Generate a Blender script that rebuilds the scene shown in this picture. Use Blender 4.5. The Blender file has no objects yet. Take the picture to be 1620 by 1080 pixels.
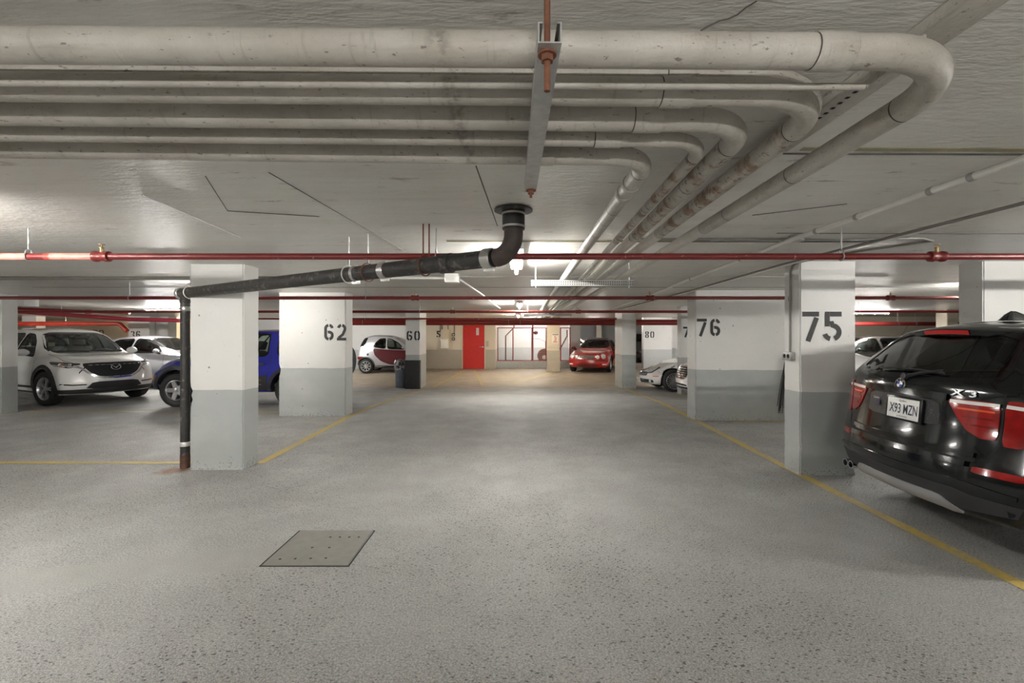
import bpy, bmesh, math, random
import numpy as np
from mathutils import Vector, Matrix, geometry
from mathutils.bvhtree import BVHTree

SC = bpy.context.scene
COL = SC.collection
PI = math.pi
rnd = random.Random(7)

# ------------------------------------------------------------------ camera
F, VX, VY, EYE = 740.0, 820.0, 530.0, 1.5          # focal length and vanishing point in pixels of 1620x1080
cam_d = bpy.data.cameras.new('camera')
cam_d.sensor_width = 36.0
cam_d.sensor_fit = 'HORIZONTAL'
cam_d.lens = 36.0 * F / 1620.0
cam_d.shift_x = -(VX - 810) / 1620.0
cam_d.shift_y = -(540 - VY) / 1620.0
cam_d.clip_start = 0.05
cam = bpy.data.objects.new('camera', cam_d)
COL.objects.link(cam)
cam.location = (0, 0, EYE)
cam.rotation_euler = (PI / 2, 0, 0)
SC.camera = cam

# ------------------------------------------------------------------ world and exposure
w = bpy.data.worlds.new('world'); SC.world = w; w.use_nodes = True
w.node_tree.nodes['Background'].inputs[0].default_value = (0.9, 0.95, 1.0, 1)
w.node_tree.nodes['Background'].inputs[1].default_value = 0.02
SC.view_settings.view_transform = 'Standard'
SC.view_settings.look = 'None'
SC.view_settings.exposure = 3.42
SC.view_settings.gamma = 1.0
SC.view_settings.use_curve_mapping = False
TUBE_POWER = 42.0                                    # emission of a bare fluorescent tube

CEIL = 2.29

def fz(y, x=0.0):
    """height of the floor: a shallow drainage valley crosses the aisle at y = 15"""
    t = (y - 15.0) / 5.6
    if abs(t) >= 1: return 0.0
    k = min(max((8.5 - abs(x)) / 2.0, 0), 1)
    return -0.17 * 0.5 * (1 + math.cos(PI * t)) * k * k * (3 - 2 * k)

# ------------------------------------------------------------------ materials
MATS = {}
def nt(name):
    m = bpy.data.materials.new(name); m.use_nodes = True
    return m, m.node_tree.nodes, m.node_tree.links, m.node_tree.nodes['Principled BSDF']

def mat(name, col=(0.5, 0.5, 0.5), rough=0.5, metal=0.0, spec=0.5, coat=0.0, var=0.0, vscale=8.0, bump=0.0,
        bscale=60.0, dark=None, dscale=30.0, dthr=0.62, emit=None, estr=0.0, dsoft=0.06):
    """procedural principled material: noise tint, optional specks of another colour, bump"""
    if name in MATS: return MATS[name]
    m, N, L, P = nt(name)
    P.inputs['Roughness'].default_value = rough
    P.inputs['Metallic'].default_value = metal
    P.inputs['Specular IOR Level'].default_value = spec
    P.inputs['Coat Weight'].default_value = coat
    P.inputs['Coat Roughness'].default_value = 0.04
    P.inputs['Base Color'].default_value = (*col, 1)
    out = None
    tc = N.new('ShaderNodeTexCoord')
    if var > 0:
        n = N.new('ShaderNodeTexNoise'); n.inputs['Scale'].default_value = vscale; n.inputs['Detail'].default_value = 6
        L.new(tc.outputs['Object'], n.inputs['Vector'])
        r = N.new('ShaderNodeMapRange'); r.inputs[1].default_value = 0.25; r.inputs[2].default_value = 0.75
        r.inputs[3].default_value = 1 - var; r.inputs[4].default_value = 1 + var
        L.new(n.outputs['Fac'], r.inputs[0])
        mx = N.new('ShaderNodeVectorMath'); mx.operation = 'SCALE'
        mx.inputs[0].default_value = col
        L.new(r.outputs[0], mx.inputs['Scale'])
        out = mx.outputs[0]
    if dark is not None:
        n = N.new('ShaderNodeTexNoise'); n.inputs['Scale'].default_value = dscale; n.inputs['Detail'].default_value = 5
        n.inputs['Roughness'].default_value = 0.6
        L.new(tc.outputs['Object'], n.inputs['Vector'])
        r = N.new('ShaderNodeMapRange'); r.inputs[1].default_value = dthr; r.inputs[2].default_value = dthr + dsoft
        L.new(n.outputs['Fac'], r.inputs[0])
        mx = N.new('ShaderNodeMix'); mx.data_type = 'RGBA'
        L.new(r.outputs[0], mx.inputs[0])
        if out is None: mx.inputs[6].default_value = (*col, 1)
        else: L.new(out, mx.inputs[6])
        mx.inputs[7].default_value = (*dark, 1)
        out = mx.outputs[2]
    if out is not None: L.new(out, P.inputs['Base Color'])
    if bump > 0:
        n = N.new('ShaderNodeTexNoise'); n.inputs['Scale'].default_value = bscale; n.inputs['Detail'].default_value = 4
        L.new(tc.outputs['Object'], n.inputs['Vector'])
        b = N.new('ShaderNodeBump'); b.inputs['Strength'].default_value = bump; b.inputs['Distance'].default_value = 0.01
        L.new(n.outputs['Fac'], b.inputs['Height']); L.new(b.outputs[0], P.inputs['Normal'])
    if emit is not None:
        P.inputs['Emission Color'].default_value = (*emit, 1); P.inputs['Emission Strength'].default_value = estr
    MATS[name] = m
    return m

def glass(name, tint, refl=1.0):
    if name in MATS: return MATS[name]
    m, N, L, P = nt(name); N.remove(P)
    o = N['Material Output']
    t = N.new('ShaderNodeBsdfTransparent'); t.inputs[0].default_value = (*tint, 1)
    g = N.new('ShaderNodeBsdfGlossy'); g.inputs['Roughness'].default_value = 0.03
    g.inputs['Color'].default_value = (refl, refl, refl, 1)
    f = N.new('ShaderNodeFresnel'); f.inputs['IOR'].default_value = 1.5
    # smudge
    n = N.new('ShaderNodeTexNoise'); n.inputs['Scale'].default_value = 3.0
    r = N.new('ShaderNodeMapRange'); r.inputs[3].default_value = 0.02; r.inputs[4].default_value = 0.06
    L.new(n.outputs['Fac'], r.inputs[0]); L.new(r.outputs[0], g.inputs['Roughness'])
    mx = N.new('ShaderNodeMixShader')
    L.new(f.outputs[0], mx.inputs[0]); L.new(t.outputs[0], mx.inputs[1]); L.new(g.outputs[0], mx.inputs[2])
    L.new(mx.outputs[0], o.inputs[0])
    MATS[name] = m
    return m

def floor_material():
    m, N, L, P = nt('worn_concrete_floor')
    tc = N.new('ShaderNodeTexCoord')
    def noise(scale, det=5, rough=0.55, vec=None):
        n = N.new('ShaderNodeTexNoise'); n.inputs['Scale'].default_value = scale
        n.inputs['Detail'].default_value = det; n.inputs['Roughness'].default_value = rough
        L.new(vec or tc.outputs['Object'], n.inputs['Vector']); return n.outputs['Fac']
    def rng(src, a, b, c, d):
        r = N.new('ShaderNodeMapRange'); r.inputs[1].default_value = a; r.inputs[2].default_value = b
        r.inputs[3].default_value = c; r.inputs[4].default_value = d; L.new(src, r.inputs[0]); return r.outputs[0]
    def mixc(fac, a, b):
        x = N.new('ShaderNodeMix'); x.data_type = 'RGBA'; L.new(fac, x.inputs[0])
        for s, v in ((6, a), (7, b)):
            if isinstance(v, tuple): x.inputs[s].default_value = (*v, 1)
            else: L.new(v, x.inputs[s])
        return x.outputs[2]
    def mult(a, b):
        x = N.new('ShaderNodeMath'); x.operation = 'MULTIPLY'; L.new(a, x.inputs[0]); L.new(b, x.inputs[1]); return x.outputs[0]
    sep = N.new('ShaderNodeSeparateXYZ'); L.new(tc.outputs['Object'], sep.inputs[0])
    def math_(op, a, b=None):
        x = N.new('ShaderNodeMath'); x.operation = op
        for k, v in enumerate((a, b)):
            if v is None: continue
            if isinstance(v, (int, float)): x.inputs[k].default_value = v
            else: L.new(v, x.inputs[k])
        return x.outputs[0]
    big = noise(0.35, 4)
    mid = noise(1.9, 5, 0.6)
    base = mixc(rng(big, 0.35, 0.65, 0, 1), (0.218, 0.215, 0.206), (0.288, 0.284, 0.274))
    base = mixc(rng(mid, 0.40, 0.7, 0.0, 0.55), base, (0.172, 0.168, 0.161))
    # tyre dirt in the parking bays either side of the aisle
    ax = math_('ABSOLUTE', sep.outputs[0])
    bays = mult(rng(ax, 3.0, 3.5, 0, 1), rng(noise(0.9, 5, 0.65), 0.40, 0.64, 0.0, 0.6))
    base = mixc(bays, base, (0.16, 0.145, 0.125))
    # fine aggregate
    fine = noise(90, 2, 0.7)
    base = mixc(rng(fine, 0.42, 0.60, 0.0, 0.72), base, (0.43, 0.425, 0.41))
    # a trowelled repair band running left from the hatch
    yc = math_('MULTIPLY_ADD', sep.outputs[0], 0.25); yc.node.inputs[2].default_value = 3.62
    dist = math_('ABSOLUTE', math_('SUBTRACT', sep.outputs[1], yc))
    dist = math_('ADD', dist, rng(noise(2.5, 3), 0, 1, -0.06, 0.06))
    band = mult(rng(dist, 0.13, 0.19, 1, 0), rng(sep.outputs[0], -1.75, -1.60, 1, 0))
    base = mixc(mult(band, rng(big, 0, 1, .55, .75)), base, (0.30, 0.293, 0.276))
    # worn pits, denser where the coating has gone
    wear = rng(noise(0.45, 3), 0.34, 0.56, 0.15, 1.0)
    wear = mult(wear, rng(band, 0, 1, 1, 0.12))
    st = N.new('ShaderNodeMapping'); st.inputs['Rotation'].default_value = (0, 0, 0.5); st.inputs['Scale'].default_value = (0.75, 1.25, 1)
    L.new(tc.outputs['Object'], st.inputs[0])
    def pitmap(scale, rmin, rmax, keep, jitter):
        dn = N.new('ShaderNodeTexNoise'); dn.inputs['Scale'].default_value = scale * 1.6; dn.inputs['Detail'].default_value = 2
        L.new(st.outputs[0], dn.inputs['Vector'])
        mx = N.new('ShaderNodeMix'); mx.data_type = 'VECTOR'; mx.inputs[0].default_value = jitter
        L.new(st.outputs[0], mx.inputs[4]); L.new(dn.outputs['Color'], mx.inputs[5])
        v = N.new('ShaderNodeTexVoronoi'); v.inputs['Scale'].default_value = scale; v.voronoi_dimensions = '2D'
        L.new(mx.outputs[1], v.inputs['Vector'])
        sc = N.new('ShaderNodeSeparateColor'); L.new(v.outputs['Color'], sc.inputs[0])
        rad = rng(sc.outputs[0], keep, 1.0, rmin, rmax)
        on = rng(sc.outputs[0], keep, keep + .01, 0, 1)
        return mult(rng(math_('SUBTRACT', rad, v.outputs['Distance']), -0.02, 0.07, 0, 1), on)
    pits = mult(pitmap(40, 0.06, 0.28, 0.45, 0.022), wear)
    base = mixc(mult(pits, rng(fine, 0, 1, .75, 1)), base, (0.030, 0.029, 0.027))
    pits2 = mult(pitmap(110, 0.12, 0.34, 0.45, 0.010), rng(wear, 0, 1, .25, .75))
    base = mixc(pits2, base, (0.10, 0.095, 0.085))
    # rust washed out from the foot of the downpipe
    vd = N.new('ShaderNodeVectorMath'); vd.operation = 'DISTANCE'; vd.inputs[1].default_value = (-3.82, 5.18, 0)
    L.new(tc.outputs['Object'], vd.inputs[0])
    rd = math_('ADD', vd.outputs['Value'], rng(noise(9, 4), 0, 1, -0.16, 0.16))
    base = mixc(rng(rd, 0.08, 0.20, 0.8, 0), base, (0.20, 0.085, 0.03))
    # far end of the aisle painted paler and browner, where warm light falls
    wob = N.new('ShaderNodeMath'); wob.operation = 'ADD'
    L.new(sep.outputs[1], wob.inputs[0]); L.new(rng(noise(0.8, 3), 0, 1, -0.6, 0.6), wob.inputs[1])
    far = rng(wob.outputs[0], 14.6, 15.4, 0, 0.8)
    base = mixc(far, base, (0.32, 0.265, 0.20))
    L.new(base, P.inputs['Base Color'])
    L.new(rng(mid, 0.3, 0.7, 0.42, 0.7), P.inputs['Roughness'])
    P.inputs['Specular IOR Level'].default_value = 0.35
    b = N.new('ShaderNodeBump'); b.inputs['Strength'].default_value = 0.8; b.inputs['Distance'].default_value = 0.014
    h = N.new('ShaderNodeMath'); h.operation = 'SUBTRACT'
    L.new(fine, h.inputs[0]); L.new(pits, h.inputs[1]); L.new(h.outputs[0], b.inputs['Height'])
    L.new(b.outputs[0], P.inputs['Normal'])
    return m

def ceiling_material():
    m, N, L, P = nt('painted_concrete_ceiling')
    tc = N.new('ShaderNodeTexCoord')
    def noise(scale, det=5, rough=0.55, sc=(1, 1, 1)):
        mp = N.new('ShaderNodeMapping'); mp.inputs['Scale'].default_value = sc
        L.new(tc.outputs['Object'], mp.inputs[0])
        n = N.new('ShaderNodeTexNoise'); n.inputs['Scale'].default_value = scale
        n.inputs['Detail'].default_value = det; n.inputs['Roughness'].default_value = rough
        L.new(mp.outputs[0], n.inputs['Vector']); return n.outputs['Fac']
    def rng(src, a, b, c, d):
        r = N.new('ShaderNodeMapRange'); r.inputs[1].default_value = a; r.inputs[2].default_value = b
        r.inputs[3].default_value = c; r.inputs[4].default_value = d; L.new(src, r.inputs[0]); return r.outputs[0]
    def mixc(fac, a, b):
        x = N.new('ShaderNodeMix'); x.data_type = 'RGBA'; L.new(fac, x.inputs[0])
        for s, v in ((6, a), (7, b)):
            if isinstance(v, tuple): x.inputs[s].default_value = (*v, 1)
            else: L.new(v, x.inputs[s])
        return x.outputs[2]
    base = mixc(rng(noise(0.5, 4), 0.35, 0.65, 0, 1), (0.64, 0.625, 0.58), (0.73, 0.72, 0.685))
    streak = noise(2.2, 6, 0.65, (0.25, 2.6, 1))
    base = mixc(rng(streak, 0.48, 0.75, 0, 0.5), base, (0.52, 0.49, 0.43))
    spots = noise(9, 5, 0.7, (0.5, 1.4, 1))
    base = mixc(rng(spots, 0.615, 0.70, 0, 0.75), base, (0.25, 0.22, 0.18))
    L.new(base, P.inputs['Base Color'])
    P.inputs['Roughness'].default_value = 0.38
    P.inputs['Specular IOR Level'].default_value = 0.4
    fine = noise(26, 4, 0.6, (0.5, 1.6, 1))
    b = N.new('ShaderNodeBump'); b.inputs['Strength'].default_value = 0.45; b.inputs['Distance'].default_value = 0.014
    a = N.new('ShaderNodeMath'); a.operation = 'ADD'; L.new(streak, a.inputs[0]); L.new(fine, a.inputs[1])
    L.new(a.outputs[0], b.inputs['Height']); L.new(b.outputs[0], P.inputs['Normal'])
    return m

def two_tone(name, top, low, zsplit, grit=0.0):
    """wall paint: a dado of another colour below zsplit (world height), stains and small chips"""
    if name in MATS: return MATS[name]
    m, N, L, P = nt(name)
    g = N.new('ShaderNodeNewGeometry')
    sep = N.new('ShaderNodeSeparateXYZ'); L.new(g.outputs['Position'], sep.inputs[0])
    def noise(scale, det=5, rough=0.55):
        n = N.new('ShaderNodeTexNoise'); n.inputs['Scale'].default_value = scale
        n.inputs['Detail'].default_value = det; n.inputs['Roughness'].default_value = rough
        L.new(g.outputs['Position'], n.inputs['Vector']); return n.outputs['Fac']
    def rng(src, a, b, c, d):
        r = N.new('ShaderNodeMapRange'); r.inputs[1].default_value = a; r.inputs[2].default_value = b
        r.inputs[3].default_value = c; r.inputs[4].default_value = d; L.new(src, r.inputs[0]); return r.outputs[0]
    def mixc(fac, a, b):
        x = N.new('ShaderNodeMix'); x.data_type = 'RGBA'; L.new(fac, x.inputs[0])
        for s, v in ((6, a), (7, b)):
            if isinstance(v, tuple): x.inputs[s].default_value = (*v, 1)
            else: L.new(v, x.inputs[s])
        return x.outputs[2]
    wob = N.new('ShaderNodeMath'); wob.operation = 'ADD'
    L.new(sep.outputs[2], wob.inputs[0]); L.new(rng(noise(3.0, 2), 0, 1, -0.012, 0.012), wob.inputs[1])
    base = mixc(rng(wob.outputs[0], zsplit - 0.003, zsplit + 0.003, 1, 0), top, low)
    shade = tuple(c * 0.84 for c in top)
    base = mixc(rng(noise(1.6, 5), 0.5, 0.8, 0, 0.4), base, shade)
    base = mixc(rng(noise(17, 4, 0.7), 0.70, 0.73, 0, 0.8), base, (0.20, 0.19, 0.17))
    vo = N.new('ShaderNodeTexVoronoi'); vo.inputs['Scale'].default_value = 9.0; L.new(g.outputs['Position'], vo.inputs['Vector'])
    sc = N.new('ShaderNodeSeparateColor'); L.new(vo.outputs['Color'], sc.inputs[0])
    sb = N.new('ShaderNodeMath'); sb.operation = 'SUBTRACT'; L.new(rng(sc.outputs[0], .55, 1, 0, .13), sb.inputs[0]); L.new(vo.outputs['Distance'], sb.inputs[1])
    base = mixc(rng(sb.outputs[0], -.01, .02, 0, .85), base, (0.13, 0.125, 0.11))
    # scuffed foot
    foot = rng(sep.outputs[2], 0.0, 0.22, 0.16, 0.0)
    ad = N.new('ShaderNodeMath'); ad.operation = 'ADD'; L.new(foot, ad.inputs[0]); L.new(noise(38, 4, 0.7), ad.inputs[1])
    base = mixc(rng(ad.outputs[0], 0.68, 0.74, 0, 0.75), base, (0.16, 0.15, 0.13))
    L.new(base, P.inputs['Base Color'])
    P.inputs['Roughness'].default_value = 0.45
    b = N.new('ShaderNodeBump'); b.inputs['Strength'].default_value = 0.25; b.inputs['Distance'].default_value = 0.008
    L.new(noise(22, 5, 0.65), b.inputs['Height']); L.new(b.outputs[0], P.inputs['Normal'])
    MATS[name] = m
    return m

def yellow_material():
    m, N, L, P = nt('faded_yellow_line_paint')
    tc = N.new('ShaderNodeTexCoord')
    n = N.new('ShaderNodeTexNoise'); n.inputs['Scale'].default_value = 24; n.inputs['Detail'].default_value = 6; n.inputs['Roughness'].default_value = 0.7
    L.new(tc.outputs['Object'], n.inputs['Vector'])
    n2 = N.new('ShaderNodeTexNoise'); n2.inputs['Scale'].default_value = 1.3
    L.new(tc.outputs['Object'], n2.inputs['Vector'])
    a = N.new('ShaderNodeMath'); a.operation = 'MULTIPLY_ADD'; a.inputs[1].default_value = 0.5
    L.new(n2.outputs['Fac'], a.inputs[0]); L.new(n.outputs['Fac'], a.inputs[2])
    r = N.new('ShaderNodeMapRange'); r.inputs[1].default_value = 0.69; r.inputs[2].default_value = 0.92
    L.new(a.outputs[0], r.inputs[0])
    x = N.new('ShaderNodeMix'); x.data_type = 'RGBA'; L.new(r.outputs[0], x.inputs[0])
    x.inputs[6].default_value = (0.46, 0.325, 0.065, 1); x.inputs[7].default_value = (0.30, 0.265, 0.18, 1)
    L.new(x.outputs[2], P.inputs['Base Color']); P.inputs['Roughness'].default_value = 0.6
    return m

# ------------------------------------------------------------------ mesh helpers
def obj(name, bm, m, parent=None, smooth=True, angle=40, kind=None):
    me = bpy.data.meshes.new(name)
    bm.normal_update()
    bm.to_mesh(me); bm.free()
    return obj_me(name, me, m, parent, smooth, angle, kind)

def obj_me(name, me, m, parent=None, smooth=True, angle=40, kind=None):
    if m is not None and len(me.materials) == 0: me.materials.append(m)
    if smooth and len(me.polygons):
        me.polygons.foreach_set('use_smooth', [True] * len(me.polygons))
        if angle: me.set_sharp_from_angle(angle=math.radians(angle))
    o = bpy.data.objects.new(name, me); COL.objects.link(o)
    if parent is not None: o.parent = parent
    if kind: o['kind'] = kind
    return o

def thing(name, label, cat, loc=(0, 0, 0), rz=0.0, group=None):
    o = bpy.data.objects.new(name, None); COL.objects.link(o)
    o.empty_display_size = 0.1
    o.location = loc; o.rotation_euler = (0, 0, rz)
    o['label'] = label; o['category'] = cat
    if group: o['group'] = group
    return o

def tag(o, label, cat, group=None):
    o['label'] = label; o['category'] = cat
    if group: o['group'] = group
    return o

def struct(o):
    o['kind'] = 'structure'; return o

def box(bm, x0, x1, y0, y1, z0, z1, bev=0.0, M=None):
    r = bmesh.ops.create_cube(bm, size=1.0)
    vs = r['verts']
    for v in vs:
        v.co = Vector((x0 + (v.co.x + .5) * (x1 - x0), y0 + (v.co.y + .5) * (y1 - y0), z0 + (v.co.z + .5) * (z1 - z0)))
        if M is not None: v.co = M @ v.co
    if bev > 0:
        es = list({e for v in vs for e in v.link_edges})
        bmesh.ops.bevel(bm, geom=es, offset=bev, segments=2, affect='EDGES', profile=0.6)
    return vs

def frame_of(d):
    d = Vector(d).normalized()
    a = Vector((0, 0, 1)) if abs(d.z) < 0.95 else Vector((1, 0, 0))
    u = d.cross(a).normalized(); v = u.cross(d).normalized()
    return u, v

def tube(bm, pts, r, n=14, cap=True, closed=False):
    """sweep a circle along points; r may be a list"""
    pts = [Vector(p) for p in pts]
    rs = r if isinstance(r, (list, tuple)) else [r] * len(pts)
    rings = []
    T = []
    for i in range(len(pts)):
        a = pts[i - 1] if (i > 0 or closed) else pts[i]
        b = pts[(i + 1) % len(pts)] if (i < len(pts) - 1 or closed) else pts[i]
        T.append((b - a).normalized())
    u, v = frame_of(T[0])
    for i, p in enumerate(pts):
        if i > 0:
            ax = T[i - 1].cross(T[i])
            if ax.length > 1e-7:
                R = Matrix.Rotation(T[i - 1].angle(T[i]), 3, ax.normalized())
                u = R @ u; v = R @ v
        rings.append([bm.verts.new(p + (u * math.cos(2 * PI * k / n) + v * math.sin(2 * PI * k / n)) * rs[i]) for k in range(n)])
    m = len(rings)
    for i in range(m if closed else m - 1):
        A, B = rings[i], rings[(i + 1) % m]
        for k in range(n):
            bm.faces.new((A[k], A[(k + 1) % n], B[(k + 1) % n], B[k]))
    if cap and not closed:
        bm.faces.new(rings[0][::-1]); bm.faces.new(rings[-1])
    return rings

def lathe(bm, prof, axis_p, axis_d, n=32, cap=True):
    """prof: list of (distance along axis, radius)"""
    p0 = Vector(axis_p); d = Vector(axis_d).normalized(); u, v = frame_of(d)
    rings = []
    for (t, r) in prof:
        c = p0 + d * t
        rings.append([bm.verts.new(c + (u * math.cos(2 * PI * k / n) + v * math.sin(2 * PI * k / n)) * max(r, 1e-4)) for k in range(n)])
    for i in range(len(rings) - 1):
        A, B = rings[i], rings[i + 1]
        for k in range(n): bm.faces.new((A[k], A[(k + 1) % n], B[(k + 1) % n], B[k]))
    if cap:
        bm.faces.new(rings[0][::-1]); bm.faces.new(rings[-1])

def prism(bm, poly, z0, z1, M=None):
    """extrude a 2D polygon (list of xy) from z0 to z1"""
    a = [bm.verts.new((p[0], p[1], z0)) for p in poly]; b = [bm.verts.new((p[0], p[1], z1)) for p in poly]
    n = len(poly)
    if M is not None:
        for v in a + b: v.co = M @ v.co
    bm.faces.new(a[::-1]); bm.faces.new(b)
    for i in range(n): bm.faces.new((a[i], a[(i + 1) % n], b[(i + 1) % n], b[i]))

def bend_path(p0, corner, p1, R, seg=12):
    """straight - quarter bend - straight"""
    p0, c, p1 = Vector(p0), Vector(corner), Vector(p1)
    d0 = (c - p0).normalized(); d1 = (p1 - c).normalized()
    ang = d0.angle(d1); t = R * math.tan(ang / 2)
    a = c - d0 * t; b = c + d1 * t
    nrm = (d1 - d0 * d0.dot(d1)).normalized()
    o = a + nrm * R
    pts = [p0]
    for i in range(seg + 1):
        th = ang * i / seg
        pts.append(o - nrm * R * math.cos(th) + d0 * R * math.sin(th))
    pts.append(p1)
    return pts, a, b

def arc_pts(cx, cy, r, a0, a1, n):
    return [(cx + r * math.cos(math.radians(a0 + (a1 - a0) * i / n)), cy + r * math.sin(math.radians(a0 + (a1 - a0) * i / n))) for i in range(n + 1)]

_text_cache = {}
def text_bm(bm, s, height, M, sx=1.0, depth=0.002, spacing=1.0, bold=0.0):
    """outline lettering of the built-in face as extruded mesh, centred on M's origin in its xy plane"""
    key = (s, spacing, bold)
    if key not in _text_cache:
        cu = bpy.data.curves.new('t', 'FONT'); cu.body = s; cu.size = 1.0; cu.resolution_u = 3; cu.space_character = spacing; cu.offset = bold
        ob = bpy.data.objects.new('t', cu); COL.objects.link(ob)
        bpy.context.view_layer.update()
        me = bpy.data.meshes.new_from_object(ob.evaluated_get(bpy.context.evaluated_depsgraph_get()))
        bpy.data.objects.remove(ob); bpy.data.curves.remove(cu)
        vs = np.array([v.co[:2] for v in me.vertices]); fs = [tuple(p.vertices) for p in me.polygons]
        bpy.data.meshes.remove(me)
        lo, hi = vs.min(0), vs.max(0)
        _text_cache[key] = ((vs - (lo + hi) / 2) / (hi[1] - lo[1]), fs)
    vs, fs = _text_cache[key]
    nv = [bm.verts.new(M @ Vector((v[0] * height * sx, v[1] * height, depth))) for v in vs]
    for f in fs:
        try: bm.faces.new([nv[i] for i in f])
        except ValueError: pass

def stroke(bm, pts, t, z, M, sx, sy):
    """flat painted stroke of width t along 2D points in the unit glyph box"""
    pts = [Vector((p[0] * sx, p[1] * sy)) for p in pts]
    L_, R_ = [], []
    for i, p in enumerate(pts):
        a = pts[max(i - 1, 0)]; b = pts[min(i + 1, len(pts) - 1)]
        d = (b - a).normalized(); n = Vector((-d.y, d.x))
        L_.append(bm.verts.new(M @ Vector((*(p + n * t / 2), z)))); R_.append(bm.verts.new(M @ Vector((*(p - n * t / 2), z))))
    for i in range(len(pts) - 1):
        bm.faces.new((R_[i], R_[i + 1], L_[i + 1], L_[i]))

def glyph(bm, ch, M, h=0.31, wd=0.175, z=0.0015):
    """stencil numerals with bridges; glyph box is wd x h, origin at its lower left"""
    t = 0.052; a, b = t / 2 / wd, t / 2 / h
    def P(*p): return list(p)
    def el(cx, cy, rx, ry, a0, a1, n=10):
        return [(cx + rx * math.cos(math.radians(a0 + (a1 - a0) * i / n)), cy + ry * math.sin(math.radians(a0 + (a1 - a0) * i / n))) for i in range(n + 1)]
    S = []
    rx, g = 0.5 - a, 9
    if ch == '7': S = [P((0, 1 - b), (1, 1 - b)), P((1 - a, 0.80), (0.34, 0.0))]
    elif ch == '5':
        S = [P((0.30, 1 - b), (1, 1 - b)), P((a, 1.0), (a, 0.50)), P((a + 0.17, 0.60), (0.42, 0.625)) + el(0.42, 0.31, rx + 0.08, 0.31 - b, 84, -70),
             el(0.42, 0.31, rx + 0.08, 0.31 - b, -104, -165)]
    elif ch == '2':
        S = [el(0.5, 0.70, rx, 0.30 - b, 165, 98), el(0.5, 0.70, rx, 0.30 - b, 80, -30) + P((0.62, 0.36), (0.16, 0.15)), P((0.0, b), (1, b))]
    elif ch == '6':
        S = [P((1 - a, 0.74)) + el(0.5, 0.72, rx, 0.28 - b, 20, 80), el(0.5, 0.72, rx, 0.28 - b, 100, 180) + el(0.5, 0.30, rx, 0.30 - b, 180, 262),
             el(0.5, 0.30, rx, 0.30 - b, 280, 360) + el(0.5, 0.34, rx, 0.25 - b, 0, 110)]
    elif ch == '0':
        S = [el(0.5, 0.70, rx, 0.30 - b, 102, 180) + el(0.5, 0.30, rx, 0.30 - b, 180, 258), el(0.5, 0.30, rx, 0.30 - b, 282, 360) + el(0.5, 0.70, rx, 0.30 - b, 0, 78)]
    elif ch == '8':
        S = [el(0.5, 0.75, rx, 0.25 - b, 100, 260), el(0.5, 0.75, rx, 0.25 - b, 80, -80), el(0.5, 0.27, rx, 0.27 - b, 100, 260), el(0.5, 0.27, rx, 0.27 - b, 80, -80)]
    elif ch == '3':
        S = [el(0.5, 0.75, rx, 0.25 - b, 160, 100), el(0.5, 0.75, rx, 0.25 - b, 80, -70), el(0.5, 0.27, rx, 0.27 - b, 80, -80), el(0.5, 0.27, rx, 0.27 - b, 260, 200)]
    for s in S: stroke(bm, s, t, z, M, wd, h)

def number(name, text, x, y, z, parent, h=0.31, facing='front', gap=0.06, wd=0.175):
    """stencilled number on a face whose outside is -y; x, z is the lower left corner"""
    bm = bmesh.new()
    M0 = Matrix(((1, 0, 0, x), (0, 0, -1, y), (0, 1, 0, z), (0, 0, 0, 1)))
    k = h / 0.31
    for i, c in enumerate(text):
        glyph(bm, c, M0 @ Matrix.Translation((i * (wd + gap) * k, 0, 0)), h=h, wd=wd * k)
    o = obj(name, bm, mat('black_stencil_paint', (0.018, 0.018, 0.017), 0.6, dark=(0.12, 0.12, 0.11), dscale=60, dthr=0.64), parent, smooth=False)
    o['label'] = 'black stencilled number ' + text
    return o
# ------------------------------------------------------------------ cars
def pchip(pts):
    X = np.array([p[0] for p in pts], float); Y = np.array([p[1] for p in pts], float)
    h = np.diff(X); d = np.diff(Y) / h
    m = np.zeros(len(X))
    for i in range(1, len(X) - 1):
        if d[i - 1] * d[i] > 0:
            w1 = 2 * h[i] + h[i - 1]; w2 = h[i] + 2 * h[i - 1]
            m[i] = (w1 + w2) / (w1 / d[i - 1] + w2 / d[i])
    m[0], m[-1] = d[0], d[-1]
    def f(x):
        x = min(max(x, X[0]), X[-1])
        i = min(max(int(np.searchsorted(X, x)) - 1, 0), len(h) - 1)
        t = (x - X[i]) / h[i]
        return float((2*t**3 - 3*t**2 + 1) * Y[i] + (t**3 - 2*t**2 + t) * h[i] * m[i] + (-2*t**3 + 3*t**2) * Y[i+1] + (t**3 - t**2) * h[i] * m[i+1])
    return f

def sstep(a, b, x):
    t = min(max((x - a) / (b - a), 0), 1); return t * t * (3 - 2 * t)

def catmull(P, k):
    out = []
    n = len(P)
    for i in range(n - 1):
        p0 = P[max(i - 1, 0)]; p1 = P[i]; p2 = P[i + 1]; p3 = P[min(i + 2, n - 1)]
        for j in range(k):
            t = j / k
            out.append(tuple(0.5 * ((2 * p1[c]) + (-p0[c] + p2[c]) * t + (2*p0[c] - 5*p1[c] + 4*p2[c] - p3[c]) * t*t + (-p0[c] + 3*p1[c] - 3*p2[c] + p3[c]) * t**3) for c in (0, 1)))
    out.append(P[-1]); return out

def rounded(poly, r=0.25, it=2):
    """Chaikin corner rounding of a closed polygon"""
    for _ in range(it):
        q = []
        for i, p in enumerate(poly):
            n = poly[(i + 1) % len(poly)]
            q.append((p[0] + (n[0] - p[0]) * r, p[1] + (n[1] - p[1]) * r)); q.append((n[0] + (p[0] - n[0]) * r, n[1] + (p[1] - n[1]) * r))
        poly = q
    return poly

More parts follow.
